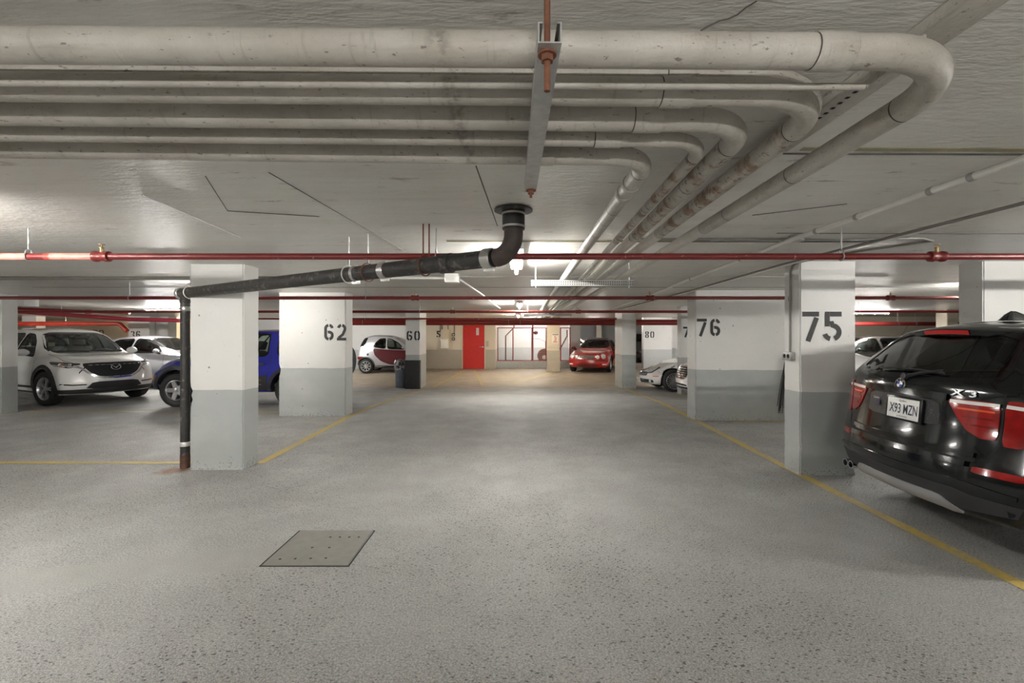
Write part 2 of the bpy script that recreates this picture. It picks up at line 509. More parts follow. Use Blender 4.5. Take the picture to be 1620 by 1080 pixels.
def inside(poly, x, y):
    c = False; n = len(poly)
    for i in range(n):
        x1, y1 = poly[i]; x2, y2 = poly[i - 1]
        if (y1 > y) != (y2 > y) and x < (x2 - x1) * (y - y1) / (y2 - y1) + x1: c = not c
    return c

AX = {  # projection: 2D (a, b) -> ray origin, direction
    'right': (lambda a, b: Vector((a, -6, b)), Vector((0, 1, 0)), lambda c: (c.x, c.z), lambda c, n: n.y < -0.05),
    'left': (lambda a, b: Vector((a, 6, b)), Vector((0, -1, 0)), lambda c: (c.x, c.z), lambda c, n: n.y > 0.05),
    'front': (lambda a, b: Vector((9, a, b)), Vector((-1, 0, 0)), lambda c: (c.y, c.z), lambda c, n: n.x > 0.05),
    'rear': (lambda a, b: Vector((-9, a, b)), Vector((1, 0, 0)), lambda c: (c.y, c.z), lambda c, n: n.x < -0.05),
    'top': (lambda a, b: Vector((a, b, 6)), Vector((0, 0, -1)), lambda c: (c.x, c.y), lambda c, n: n.z > 0.05),
}

class Car:
    def __init__(s, name, label, S, paint):
        s.S = S; s.paint = paint
        s.root = thing(name, label, 'car')
        s.shell()

    def shell(s):
        S = s.S
        x0, x1 = S['x0'], S['x1']
        C = {k: pchip(S[k]) for k in ('zt', 'zs', 'zb', 'zm', 'wl', 'wm', 'ws', 'wt')}
        dr = pchip(S['rear']); df = pchip(S['front'])
        pr = S.get('rear_plan', (0.15, 2.2)); pf = S.get('front_plan', (0.25, 2.2))
        W = max(p[1] for p in S['wm'])
        rr, rf = S.get('round', (0.07, 0.07))
        reach_r, reach_f = S.get('reach', (1.5, 1.0))
        crown = S.get('crown', 0.90)
        d = [0, .008, .018, .03, .045, .065, .09, .12, .16]
        xs = [x0 + v for v in d] + list(np.linspace(x0 + .22, x1 - .22, 52)) + [x1 - v for v in d[::-1]]
        def X(xn, y, z):
            wr = 1 - sstep(x0, x0 + reach_r, xn); wf = sstep(x1 - reach_f, x1, xn)
            a = abs(y) / W
            return xn + wr * (dr(z) + pr[0] * a ** pr[1]) - wf * (df(z) + pf[0] * a ** pf[1])
        def half(xn):
            zt, zs, zb, zm = C['zt'](xn), C['zs'](xn), C['zb'](xn), C['zm'](xn)
            wl, wm, ws, wt = C['wl'](xn), C['wm'](xn), C['ws'](xn), C['wt'](xn)
            zt = max(zt, zs + 0.012)
            zr = zs + (zt - zs) * crown
            g = min(max((zr - zs) / 0.16, 0), 1)
            lerp = lambda a, b, t: a + (b - a) * t
            P = [(0, zb), (wl - .12, zb), (wl - .01, zb + .03), (lerp(wl, wm, .75), lerp(zb, zm, .4)), (wm, zm), (lerp(wm, ws, .35), lerp(zm, zs, .62)),
                 (ws, zs)]
            q7 = (lerp(ws, wt, .06), zs + (zr - zs) * .10); q9 = (wt, zr - (zr - zs) * .07)
            P += [q7, (lerp(q7[0], q9[0], .5) + .018 * g, lerp(q7[1], q9[1], .5)), q9, (wt - .06, zr + (zt - zr) * .25), (wt * .5, lerp(zr, zt, .8)), (0, zt)]
            R = catmull(P, 3)
            return [(max(y, 0), z) for y, z in R]
        bm = bmesh.new()
        def ring(xn, shrink, k=1.0):
            h = half(xn)
            zc = (h[0][1] + h[-1][1]) / 2; hh = (h[-1][1] - h[0][1]) / 2
            fy = 1 - shrink / W; fzv = 1 - shrink * 0.8 / hh
            pts = [(y * fy * k, zc + (z - zc) * fzv * k) for y, z in h]
            full = [(y, z) for y, z in pts] + [(-y, z) for y, z in pts[-2:0:-1]]
            return [bm.verts.new((X(xn, y, z), y, z)) for y, z in full]
        rings = []
        for xn in xs:
            e = 0
            if xn - x0 < rr: e = rr * (1 - math.sqrt(max(0, 1 - (1 - (xn - x0) / rr) ** 2)))
            if x1 - xn < rf: e = rf * (1 - math.sqrt(max(0, 1 - (1 - (x1 - xn) / rf) ** 2)))
            rings.append(ring(xn, e * 0.8))
        ks = [.95, .90, .85, .79, .73, .66, .59, .52, .45, .38, .31, .24, .17, .10, .04]
        rear = [ring(x0, rr * .8, k) for k in ks]; front = [ring(x1, rf * .8, k) for k in ks]
        allr = rear[::-1] + rings + front
        n = len(allr[0])
        for A, B in zip(allr[:-1], allr[1:]):
            for i in range(n): bm.faces.new((A[i], A[(i + 1) % n], B[(i + 1) % n], B[i]))
        bm.faces.new(allr[0]); bm.faces.new(allr[-1][::-1])
        bmesh.ops.recalc_face_normals(bm, faces=bm.faces)
        # wheel wells by boolean
        me = bpy.data.meshes.new('shell'); bm.to_mesh(me); bm.free()
        ob = bpy.data.objects.new('shell', me); COL.objects.link(ob)
        for attempt, (solver, up) in enumerate((('EXACT', 0), ('EXACT', .0031), ('EXACT', .0077), ('FAST', 0), ('FAST', .004))):
            cut = bmesh.new(); ra = S['arch'] + up
            for wx in S['wheels']:
                for sg in (1, -1):
                    lathe(cut, [(0, ra), (0.5, ra)], (wx, sg * (W + .15), S['wr'] + S.get('arch_up', 0.0)), (0, -sg, 0), n=40)
            cme = bpy.data.meshes.new('cut'); bmesh.ops.recalc_face_normals(cut, faces=cut.faces); cut.to_mesh(cme); cut.free()
            co = bpy.data.objects.new('cut', cme); COL.objects.link(co)
            ob.modifiers.clear()
            mod = ob.modifiers.new('b', 'BOOLEAN'); mod.object = co; mod.operation = 'DIFFERENCE'; mod.solver = solver
            bpy.context.view_layer.update()
            res = bpy.data.meshes.new_from_object(ob.evaluated_get(bpy.context.evaluated_depsgraph_get()))
            bpy.data.objects.remove(co)
            if len(res.polygons) > 3000: break
        bpy.data.objects.remove(ob)
        bm = bmesh.new(); bm.from_mesh(res); bpy.data.meshes.remove(res); bm.normal_update()
        s.bvh = BVHTree.FromBMesh(bm)
        # split off the wells
        wells = {}
        for f in bm.faces:
            c = f.calc_center_median()
            for wx in S['wheels']:
                dd = math.hypot(c.x - wx, c.z - S['wr'] - S.get('arch_up', 0.0))
                if dd < ra * 1.004 and abs(c.y) > 0.3 and abs(c.y) < W + .1:
                    if abs(dd - ra) < ra * .02 and abs(f.normal.y) < 0.2 or abs(abs(c.y) - (W - .35)) < 0.004: wells.setdefault((wx, c.y > 0), set()).add(f)
        kill = []
        for fs in wells.values():
            wb = bmesh.new(); vm = {}
            for f in fs:
                for v in f.verts:
                    if v.index not in vm: vm[v.index] = wb.verts.new(v.co)
                try: wb.faces.new([vm[v.index] for v in f.verts])
                except ValueError: pass
            kill += list(fs)
            obj('wheel_well', wb, mat('wheel_well_black', (0.012, 0.012, 0.012), 0.8, var=0.2), s.root)
        bmesh.ops.delete(bm, geom=kill, context='FACES')
        s.bm = bm
        s.W = W

    # --- surface tools
    def hit(s, axis, a, b, off=0.0):
        o, d = AX[axis][0](a, b), AX[axis][1]
        loc, nrm, _, _ = s.bvh.ray_cast(o, d)
        if loc is None: return None, None
        if nrm.dot(d) > 0: nrm = -nrm
        return loc + nrm * off, nrm

    def opening(s, poly, axis):
        """cut the outline out of the shell"""
        fwd = AX[axis][2]; ok = AX[axis][3]; d = AX[axis][1]
        xs = [p[0] for p in poly]; ys = [p[1] for p in poly]
        bx = (min(xs) - .03, max(xs) + .03, min(ys) - .03, max(ys) + .03)
        def near():
            r = []
            for f in s.bm.faces:
                if not ok(None, f.normal): continue
                p = [fwd(v.co) for v in f.verts]
                if max(q[0] for q in p) < bx[0] or min(q[0] for q in p) > bx[1] or max(q[1] for q in p) < bx[2] or min(q[1] for q in p) > bx[3]: continue
                c = f.calc_center_median()
                if axis == 'front' and c.x < 0 or axis == 'rear' and c.x > 0: continue
                r.append(f)
            return r
        n = len(poly)
        fs = near()
        for i in range(n):
            a, b = poly[i], poly[(i + 1) % n]
            pa, pb = AX[axis][0](*a), AX[axis][0](*b)
            nn = (pb - pa).cross(d)
            if nn.length < 1e-6: continue
            lo = (min(a[0], b[0]) - .002, max(a[0], b[0]) + .002, min(a[1], b[1]) - .002, max(a[1], b[1]) + .002)
            sel, rest = [], []
            for f in fs:
                p = [fwd(v.co) for v in f.verts]
                hit = not (max(q[0] for q in p) < lo[0] or min(q[0] for q in p) > lo[1] or max(q[1] for q in p) < lo[2] or min(q[1] for q in p) > lo[3])
                (sel if hit else rest).append(f)
            if not sel: continue
            geom = list({e for f in sel for e in f.edges} | {v for f in sel for v in f.verts}) + sel
            r = bmesh.ops.bisect_plane(s.bm, geom=geom, dist=1e-5, plane_co=pa, plane_no=nn.normalized())
            fs = rest + [g for g in r['geom'] if isinstance(g, bmesh.types.BMFace)]
        s.bm.normal_update()
        kill = [f for f in near() if inside(poly, *fwd(f.calc_center_median()))]
        bmesh.ops.delete(s.bm, geom=kill, context='FACES')

    def patch(s, name, poly, axis, m, off=0.004, grid=0.05, parent=None, thick=0.008, bulge=0.0, label=None):
        """a panel that follows the body surface inside the outline, with a skirt of some depth"""
        P = [Vector(p) for p in poly]
        n0 = len(P); pts = []
        for i in range(n0):                       # refine boundary
            a, b = P[i], P[(i + 1) % n0]; k = max(1, int((b - a).length / grid))
            pts += [a + (b - a) * j / k for j in range(k)]
        nb = len(pts)
        edges = [(i, (i + 1) % nb) for i in range(nb)]
        lo = (min(p.x for p in pts), min(p.y for p in pts)); hi = (max(p.x for p in pts), max(p.y for p in pts))
        pl = [tuple(p) for p in pts]
        x = lo[0] + grid / 2
        inner = []
        while x < hi[0]:
            y = lo[1] + grid / 2
            while y < hi[1]:
                if inside(pl, x, y) and min((Vector((x, y)) - p).length for p in pts) > grid * .35: inner.append(Vector((x, y)))
                y += grid
            x += grid
        vs, _, fs, _, _, _ = geometry.delaunay_2d_cdt(pts + inner, edges, [], 1, 1e-6)
        bm = bmesh.new(); top = []; low = []
        last = None
        cx, cy = (lo[0] + hi[0]) / 2, (lo[1] + hi[1]) / 2
        for v in vs:
            b = off
            if bulge: b += bulge * max(0, 1 - ((v.x - cx) / (hi[0] - lo[0]) * 2) ** 2) * max(0, 1 - ((v.y - cy) / (hi[1] - lo[1]) * 2) ** 2)
            p, nr = s.hit(axis, v.x, v.y, b)
            if p is None:
                q = AX[axis][0](v.x, v.y); p = q.copy(); nr = -AX[axis][1]
                if last is not None:
                    k = 1 if axis in ('left', 'right') else 0 if axis != 'top' else 2
                    p[k] = last[k]
            last = p
            top.append(bm.verts.new(p)); low.append((p - nr * thick))
        for f in fs:
            try: bm.faces.new([top[i] for i in f])
            except ValueError: pass
        bmesh.ops.recalc_face_normals(bm, faces=bm.faces)
        # orient outward
        d = AX[axis][1]
        bm.normal_update()
        if sum(f.normal.dot(d) for f in bm.faces) > 0:
            bmesh.ops.reverse_faces(bm, faces=bm.faces)
        if thick:
            idx = {v: i for i, v in enumerate(top)}
            bnd = [e for e in bm.edges if e.is_boundary]
            lv = {}
            for e in bnd:
                f = e.link_faces[0]
                lp = [l for l in f.loops if l.edge == e][0]
                a, b = lp.vert, lp.link_loop_next.vert
                for q in (a, b):
                    if q not in lv: lv[q] = bm.verts.new(low[idx[q]])
                try: bm.faces.new((b, a, lv[a], lv[b]))
                except ValueError: pass
        loose = [v for v in bm.verts if not v.link_faces]
        bmesh.ops.delete(bm, geom=loose, context='VERTS')
        o = obj(name, bm, m, parent or s.root, angle=50)
        if label: o['label'] = label
        return o

    def strip(s, name, pts, axis, wd, m, h=0.004, closed=False, parent=None, seg=0.06):
        """a narrow moulding or seam that follows the body surface"""
        P = [Vector(p) for p in pts]; q = []
        n = len(P)
        for i in range(n if closed else n - 1):
            a, b = P[i], P[(i + 1) % n]; k = max(1, int((b - a).length / seg))
            q += [a + (b - a) * j / k for j in range(k)]
        if not closed: q.append(P[-1])
        bm = bmesh.new(); rows = []
        n = len(q)
        for i, p in enumerate(q):
            a = q[i - 1] if (i or closed) else p; b = q[(i + 1) % n] if (i < n - 1 or closed) else p
            d = (b - a).normalized(); nn = Vector((-d.y, d.x))
            ww = wd[min(i * len(wd) // n, len(wd) - 1)] if isinstance(wd, (list, tuple)) else wd
            r = []
            for sg in (1, -1):
                c = p + nn * sg * ww / 2
                loc, nr = s.hit(axis, c.x, c.y, h)
                if loc is None: break
                r += [bm.verts.new(loc), bm.verts.new(loc - nr * (abs(h) + .004))]
            rows.append(r if len(r) == 4 else None)
        for i in range(n if closed else n - 1):
            A, B = rows[i], rows[(i + 1) % n]
            if A is None or B is None: continue
            for u, v in ((0, 2), (1, 0), (2, 3)):
                try: bm.faces.new((A[u], A[v], B[v], B[u]))
                except ValueError: pass
        bmesh.ops.recalc_face_normals(bm, faces=bm.faces)
        return obj(name, bm, m, parent or s.root, angle=50)

    def window(s, poly, axis, gm, name='window', trim=None, tw=0.02, round_=0.12, it=2):
        poly = rounded(poly, round_, it)
        s.opening(poly, axis)
        w = s.patch(name, poly, axis, gm, off=-0.004, grid=0.07, thick=0.0)
        if trim is not None: s.strip('window_trim', poly, axis, tw, trim, h=0.002, closed=True, parent=w)
        return w

    def both(s, fn):
        for ax, sg in (('left', 1), ('right', -1)): fn(ax, sg)

    def wheels(s, spoke_fn, tyre_w=0.225, rim=0.24, steer=0.0, rim_mat=None, back_mat=None):
        S = s.S; r = S['wr']
        tm = mat('tyre_rubber', (0.017, 0.017, 0.018), 0.75, var=0.2, bump=0.15)
        track = S['track'] / 2
        for wi, wx in enumerate(S['wheels']):
            for sg in (1, -1):
                bm = bmesh.new(); h = tyre_w / 2
                prof = [(-h * .80, rim), (-h * .97, rim + .02), (-h, r - .06), (-h * .93, r - .025), (-h * .80, r - .006)]
                for k in range(-2, 3):
                    c = k * h * .30
                    prof += [(c - h * .12, r), (c + h * .07, r), (c + h * .085, r - .007), (c + h * .16, r - .007)]
                prof += [(h * .80, r - .006), (h * .93, r - .025), (h, r - .06), (h * .97, rim + .02), (h * .80, rim)]
                lathe(bm, prof, (0, 0, 0), (0, sg, 0), n=44, cap=False)
                t = obj('wheel', bm, tm, s.root)
                t.location = (wx, sg * track, r)
                t.rotation_euler = (0, 0, steer if wx > 0 else 0)
                b2 = bmesh.new()
                lathe(b2, [(-h * .8, rim + .002), (h * .80, rim + .002), (h * .83, rim - .008), (h * .70, rim - .018), (h * .1, rim - .028), (-h * .75, rim - .03)], (0, 0, 0), (0, sg, 0), n=40, cap=False)
                spoke_fn(b2, rim, h, sg)
                lathe(b2, [(h * .35, .055), (h * .62, .05), (h * .68, .03), (h * .69, .001)], (0, 0, 0), (0, sg, 0), n=16, cap=False)
                bmesh.ops.recalc_face_normals(b2, faces=b2.faces)
                obj('rim', b2, rim_mat, t)
                b3 = bmesh.new()
                lathe(b3, [(h * .02, rim - .03), (h * .04, .001)], (0, 0, 0), (0, sg, 0), n=28, cap=False)
                lathe(b3, [(h * .05, rim * .72), (h * .16, rim * .72), (h * .16, .06)], (0, 0, 0), (0, sg, 0), n=28, cap=False)
                obj('brake_disc', b3, back_mat or mat('brake_dark', (0.03, 0.03, 0.032), 0.6, metal=0.4), t)

    def seats(s, xf=0.15, xr=-0.75, floor=0.42, yy=0.37, cm=None, wheel_side=1, rear=True, back_h=0.58, wide=0.5):
        cm = cm or mat('seat_dark', (0.03, 0.03, 0.033), 0.7, var=0.15)
        def seat(x, y, wd):
            bm = bmesh.new()
            box(bm, x - .25, x + .27, y - wd / 2, y + wd / 2, floor, floor + .16, .05)
            M = Matrix.Translation((x - .22, y, floor + .10)) @ Matrix.Rotation(-.30, 4, 'Y')
            box(bm, -.07, .07, -wd / 2, wd / 2, 0, back_h, .05, M)
            o = obj('front_seat' if wd < .8 else 'rear_bench', bm, cm, s.root)
            for hy in ((0,) if wd < .8 else (-.38, .38)):
                b = bmesh.new(); box(b, -.05, .05, hy - .13, hy + .13, back_h + .03, back_h + .22, .04, M)
                tube(b, [M @ Vector((0, hy - .06, back_h - .02)), M @ Vector((0, hy - .06, back_h + .06))], .007, 6)
                tube(b, [M @ Vector((0, hy + .06, back_h - .02)), M @ Vector((0, hy + .06, back_h + .06))], .007, 6)
                obj('headrest', b, cm, o)
        seat(xf, yy, wide); seat(xf, -yy, wide)
        if rear: seat(xr, 0, min(1.28, s.W * 1.38))
        bm = bmesh.new()
        tube(bm, [Vector((xf + .52, wheel_side * yy, floor + .50)) + Matrix.Rotation(.45, 3, 'Y') @ Vector((0, .185 * math.cos(a), .185 * math.sin(a))) for a in np.linspace(0, 2 * PI, 25)[:-1]], .016, 8, closed=True)
        box(bm, xf + .48, xf + .56, wheel_side * yy - .17, wheel_side * yy + .17, floor + .48, floor + .53, .01)
        obj('steering_wheel', bm, cm, s.root)
        bm = bmesh.new()
        box(bm, xf + .60, xf + .95, -s.W + .2, s.W - .2, floor + .25, floor + .52, .06)
        obj('dashboard', bm, cm, s.root)
        bm = bmesh.new()
        box(bm, xr - .5, xf + 1.0, -s.W + .16, s.W - .16, floor - .10, floor - .04)
        obj('cabin_floor', bm, cm, s.root)

    def mirror(s, x, z, m, size=(0.16, 0.22, 0.15), out=0.10, low=None):
        for ax, sg in (('left', 1), ('right', -1)):
            p, _ = s.hit(ax, x, z - .02)
            y = abs(p.y) if p is not None else s.W - .1
            bm = bmesh.new()
            r = bmesh.ops.create_uvsphere(bm, u_segments=16, v_segments=10, radius=.5)
            for v in r['verts']:
                v.co = Vector((v.co.x * size[0] * (1 if v.co.x > 0 else .5), v.co.y * size[1], v.co.z * size[2] * (1 if v.co.z > -.2 else .8)))
                v.co += Vector((x, sg * (y + out + size[1] / 2 - .04), z + .04))
            o = obj('door_mirror', bm, m, s.root)
            bm = bmesh.new()
            tube(bm, [(x - .01, sg * (y - .03), z - .03), (x, sg * (y + out * .6), z - .015), (x, sg * (y + out + .05), z + .01)], [.035, .03, .03], 8)
            obj('mirror_arm', bm, low or mat('car_black_plastic', (0.02, 0.02, 0.021), 0.5), o)

    def finish(s, lining=True, zmin=0.55):
        if lining:
            lb = s.bm.copy(); lb.normal_update()
            kill = [f for f in lb.faces if f.calc_center_median().z < zmin]
            bmesh.ops.delete(lb, geom=kill, context='FACES')
            for v in lb.verts: v.normal_update()
            for v in lb.verts: v.co -= v.normal * .022
            bmesh.ops.reverse_faces(lb, faces=lb.faces)
            obj('interior_lining', lb, mat('interior_lining', (0.16, 0.155, 0.145), 0.8, var=0.2), s.root)
        obj('body', s.bm, s.paint, s.root, angle=38)

    def place(s, rz, local, world, z=0.0):
        c, sn = math.cos(rz), math.sin(rz)
        s.root.rotation_euler = (0, 0, rz)
        s.root.location = (world[0] - (c * local[0] - sn * local[1]), world[1] - (sn * local[0] + c * local[1]), z)

def spokes_multi(n, w0=0.05, w1=0.035, twist=0.0, double=False, face=0.62):
    def fn(bm, rim, h, sg):
        for i in range(n):
            for dd in ((-.10, .10) if double else (0,)):
                a = 2 * PI * i / n
                c0 = Vector((math.cos(a + dd * .5), 0, math.sin(a + dd * .5))); c1 = Vector((math.cos(a + twist + dd * 1.6), 0, math.sin(a + twist + dd * 1.6)))
                p0 = c0 * .035; p1 = c1 * (rim - .012)
                t = (p1 - p0).normalized(); nn = Vector((-t.z, 0, t.x))
                y0, y1 = sg * h * face, sg * h * .70; d = sg * -.03
                v = [bm.verts.new(q) for q in (p0 + nn * w0 / 2 + Vector((0, y0, 0)), p0 - nn * w0 / 2 + Vector((0, y0, 0)), p1 - nn * w1 / 2 + Vector((0, y1, 0)), p1 + nn * w1 / 2 + Vector((0, y1, 0)))]
                u = [bm.verts.new(q.co + Vector((0, d, 0)) * 1.2) for q in v]
                bm.faces.new(v); bm.faces.new(u[::-1])
                for k in range(4): bm.faces.new((v[k], v[(k + 1) % 4], u[(k + 1) % 4], u[k]))
    return fn

CAR_BLACK = mat('car_black_plastic', (0.02, 0.02, 0.021), 0.5)
GLOSS_BLACK = mat('gloss_black_trim', (0.008, 0.008, 0.009), 0.15)
SEAM = mat('panel_gap_black', (0.006, 0.006, 0.006), 0.8)
CHROME = mat('chrome', (0.78, 0.78, 0.80), 0.12, metal=1.0)
ALLOY = mat('silver_alloy', (0.62, 0.62, 0.64), 0.28, metal=0.85, var=0.05)
RED_LENS = mat('red_tail_lens', (0.27, 0.008, 0.007), 0.10, coat=0.6, var=0.25, vscale=14)
CLEAR_LENS = mat('clear_lamp_lens', (0.62, 0.64, 0.65), 0.12, metal=0.15, coat=1.0, var=0.45, vscale=16)
AMBER = mat('amber_lens', (0.75, 0.20, 0.02), 0.15, coat=1.0)
WHITE_BAR = mat('white_lamp_bar', (0.75, 0.72, 0.70), 0.15, coat=0.8)
GLASS_CLEAR = glass('car_glass_clear', (0.62, 0.70, 0.66))
GLASS_DARK = glass('car_glass_privacy', (0.34, 0.39, 0.36))
def paint(name, col, rough=0.22, metal=0.0, coat=1.0):
    return mat(name, col, rough, metal=metal, coat=coat, var=0.03, vscale=2.0)

def arc_band(wx, r, z0, a0=-15, a1=195, n=18):
    return [(wx + r * math.cos(math.radians(a0 + (a1 - a0) * i / n)), z0 + r * math.sin(math.radians(a0 + (a1 - a0) * i / n))) for i in range(n + 1)]

def mirror_y(poly): return [(-p[0], p[1]) for p in poly][::-1]

def surf_matrix(car, axis, a, b, off=0.004, up=Vector((0, 0, 1))):
    """local frame on the body surface: x to the viewer's right, y up along the surface, z outward"""
    p, n = car.hit(axis, a, b, off)
    yv = (up - n * up.dot(n)).normalized(); xv = yv.cross(n).normalized()
    return Matrix(((xv.x, yv.x, n.x, p.x), (xv.y, yv.y, n.y, p.y), (xv.z, yv.z, n.z, p.z), (0, 0, 0, 1)))

# ---- black crossover seen from behind --------------------------------------------------------
def black_suv():
    S = dict(x0=-2.325, x1=2.325, wheels=(1.465, -1.345), wr=.365, arch=.43, track=1.60,
        zt=[(-2.325, 1.565), (-1.9, 1.59), (-1.2, 1.625), (-.4, 1.635), (.2, 1.62), (.55, 1.53), (1.15, 1.14), (1.3, 1.085), (1.9, 1.0), (2.2, .93), (2.325, .86)],
        zs=[(-2.325, 1.14), (-1.5, 1.10), (0, 1.05), (1.1, 1.02), (1.4, 1.0), (2.1, .88), (2.325, .78)],
        zb=[(-2.325, .30), (-1.9, .25), (1.9, .22), (2.325, .28)], zm=[(-2.325, .72), (2.325, .70)],
        wl=[(-2.325, .80), (-1.8, .87), (1.8, .87), (2.325, .78)], wm=[(-2.325, .915), (-1.5, .94), (1.5, .94), (2.325, .86)],
        ws=[(-2.325, .83), (-1.2, .86), (1.1, .86), (2.0, .80), (2.325, .72)],
        wt=[(-2.325, .58), (-1.0, .61), (.3, .61), (1.1, .66), (1.4, .70), (2.325, .60)],
        rear=[(.22, .12), (.36, .03), (.50, .0), (.62, .012), (.75, .045), (.90, .07), (1.06, .085), (1.16, .105), (1.24, .17), (1.5, .44), (1.62, .55)],
        front=[(.2, .08), (.5, 0), (.7, .02), (.9, .14)], rear_plan=(.23, 2.4), front_plan=(.40, 2.2), round=(.05, .08), reach=(1.6, 1.0))
    P = mat('black_metallic_paint', (0.005, 0.0065, 0.0065), 0.12, spec=.35, coat=0.35, var=.05)
    c = Car('car', 'black crossover with chrome model badge and plate backed beside pillar 75', S, P)
    dk = GLASS_DARK
    rw = c.window([(-.68, 1.185), (.68, 1.185), (.53, 1.515), (-.53, 1.515)], 'rear', dk, 'rear_window', GLOSS_BLACK, .03)
    c.window([(-.70, 1.10), (.70, 1.10), (.56, 1.52), (-.56, 1.52)], 'front', GLASS_CLEAR, 'windshield', GLOSS_BLACK, .03)
    def side(ax, sg):
        c.window([(-.10, 1.09), (.80, 1.08), (.52, 1.36), (.22, 1.53), (-.10, 1.545)], ax, GLASS_CLEAR, 'door_window', GLOSS_BLACK)
        c.window([(-1.02, 1.11), (-.16, 1.09), (-.16, 1.545), (-1.02, 1.55)], ax, dk, 'door_window', GLOSS_BLACK)
        c.window([(-1.66, 1.16), (-1.08, 1.115), (-1.08, 1.545), (-1.42, 1.53)], ax, dk, 'quarter_window', GLOSS_BLACK)
        c.strip('arch_cladding', arc_band(-1.345, .462, .365), ax, .05, CAR_BLACK, .006)
        c.strip('arch_cladding', arc_band(1.465, .462, .365), ax, .05, CAR_BLACK, .006)
        c.strip('sill_cladding', [(-.9, .33), (1.0, .33)], ax, .10, CAR_BLACK, .008)
        c.strip('door_seam', [(-.13, 1.06), (-.13, .42)], ax, .007, SEAM, .001)
        c.strip('door_seam', [(-1.0, 1.08), (-1.02, .86), (-.90, .60), (-.88, .42)], ax, .007, SEAM, .001)
        c.patch('tail_lamp', rounded([(-2.02, 1.06), (-1.72, 1.04), (-1.76, .97), (-1.98, .86), (-2.06, .84)], .2, 1), ax, RED_LENS, .006, .05, thick=.012)
        c.patch('door_handle', rounded([(-.40, .96), (-.18, .965), (-.18, .93), (-.40, .925)], .2, 1), ax, P, .03, .05, thick=.035)
        bm = bmesh.new()
        pts = []
        for i in range(9):
            x = -1.55 + 1.75 * i / 8; p, _ = c.hit('top', x, sg * (.575 - .02 * (i == 0) ))
            pts.append(p + Vector((0, 0, .004 if i in (0, 8) else .03)))
        tube(bm, pts, .014, 8); obj('roof_rail', bm, GLOSS_BLACK, c.root)
    c.both(side)
    for sg in (1, -1):
        f = (lambda q: q) if sg == 1 else mirror_y
        lamp = c.patch('tail_lamp', rounded(f([(.395, 1.062), (.69, 1.068), (.69, .83), (.61, .825), (.53, .865), (.47, .94)]), .12, 2), 'rear', RED_LENS, .008, .035, thick=.012, label='red tail lamp on the tailgate')
        c.strip('lamp_bar', [(sg * .42, 1.047), (sg * .69, 1.050)], 'rear', .022, WHITE_BAR, .013, parent=lamp)
        c.strip('lamp_line', [(sg * .47, 1.005), (sg * .67, 1.005)], 'rear', .012, mat('orange_lens', (.70, .09, .02), .12, coat=1.0), .012, parent=lamp)
        c.strip('lamp_line', [(sg * .50, .955), (sg * .67, .955)], 'rear', .012, mat('deep_red_lens', (.16, .004, .004), .12, coat=1.0), .012, parent=lamp)
        c.strip('lamp_line', [(sg * .55, .905), (sg * .67, .905)], 'rear', .012, mat('deep_red_lens', (.16, .004, .004), .12, coat=1.0), .012, parent=lamp)
        lm = c.patch('tail_lamp', rounded(f([(.715, 1.085), (.80, 1.085), (.875, 1.06), (.895, .95), (.885, .86), (.80, .80), (.715, .80)]), .12, 2), 'rear', RED_LENS, .008, .035, thick=.012, label='red tail lamp on the rear wing')
        c.strip('lamp_bar', [(sg * .72, 1.050), (sg * .87, 1.04)], 'rear', .022, WHITE_BAR, .013, parent=lm)
        c.patch('reflector', rounded(f([(.60, .645), (.84, .645), (.84, .60), (.60, .605)]), .12, 1), 'rear', RED_LENS, .006, .04, thick=.01)
        bm = bmesh.new()
        if sg < 0: bm.free(); bm = None
        for dy in (0, .075) if sg > 0 else ():
            lathe(bm, [(-.06, .035), (.05, .035), (.05, .028), (-.05, .026)], (-2.185, sg * (.60 + dy), .325), (-1, 0, 0), n=18, cap=False)
        if sg > 0: obj('exhaust_tip', bm, CHROME, c.root)
        c.strip('tailgate_seam', [(sg * .702, 1.12), (sg * .702, .80), (sg * .66, .70), (sg * .58, .675)], 'rear', .009, SEAM, .001)
    c.strip('tailgate_seam', [(-.58, .675), (.58, .675)], 'rear', .016, SEAM, .001)
    c.strip('bumper_ledge', [(-.57, .652), (.57, .652)], 'rear', .035, P, .026)
    c.strip('tailgate_lip', [(-.60, .715), (0, .71), (.60, .715)], 'rear', .03, P, .016)
    c.strip('tailgate_brow', [(-.40, 1.068), (-.2, 1.072), (.2, 1.072), (.40, 1.068)], 'rear', .045, P, .020)
    c.strip('bumper_crease', [(-.82, .50), (-.5, .53), (.5, .53), (.82, .50)], 'rear', .022, P, .014)
    c.patch('lower_skirt', [(-.84, .45), (-.6, .455), (-.5, .475), (.5, .475), (.6, .455), (.84, .45), (.80, .375), (.55, .345), (-.55, .345), (-.80, .375)], 'rear', CAR_BLACK, .003, .06, thick=.006)
    c.patch('silver_diffuser', rounded([(-.53, .315), (-.40, .40), (.40, .40), (.53, .315), (.36, .292), (-.36, .292)], .06, 2), 'rear', mat('satin_silver_plastic', (.50, .50, .51), .32, metal=.6), .012, .05, thick=.03, label='silver diffuser plate')
    c.patch('plate_recess', rounded([(-.34, 1.035), (.34, 1.035), (.36, .86), (-.36, .86)], .1, 2), 'rear', mat('dusty_black', (.014, .014, .014), .35, dark=(.10, .10, .09), dscale=90, dthr=.60), -.0005 + .003, .05, thick=.006)
    # number plate
    M = surf_matrix(c, 'rear', -.065, .935, .016)
    bm = bmesh.new(); box(bm, -.175, .175, -.092, .092, -.012, .002, .006, M)
    pl = obj('plate_holder', bm, GLOSS_BLACK, c.root)
    bm = bmesh.new(); box(bm, -.1525, .1525, -.0765, .0765, .002, .006, .003, M)
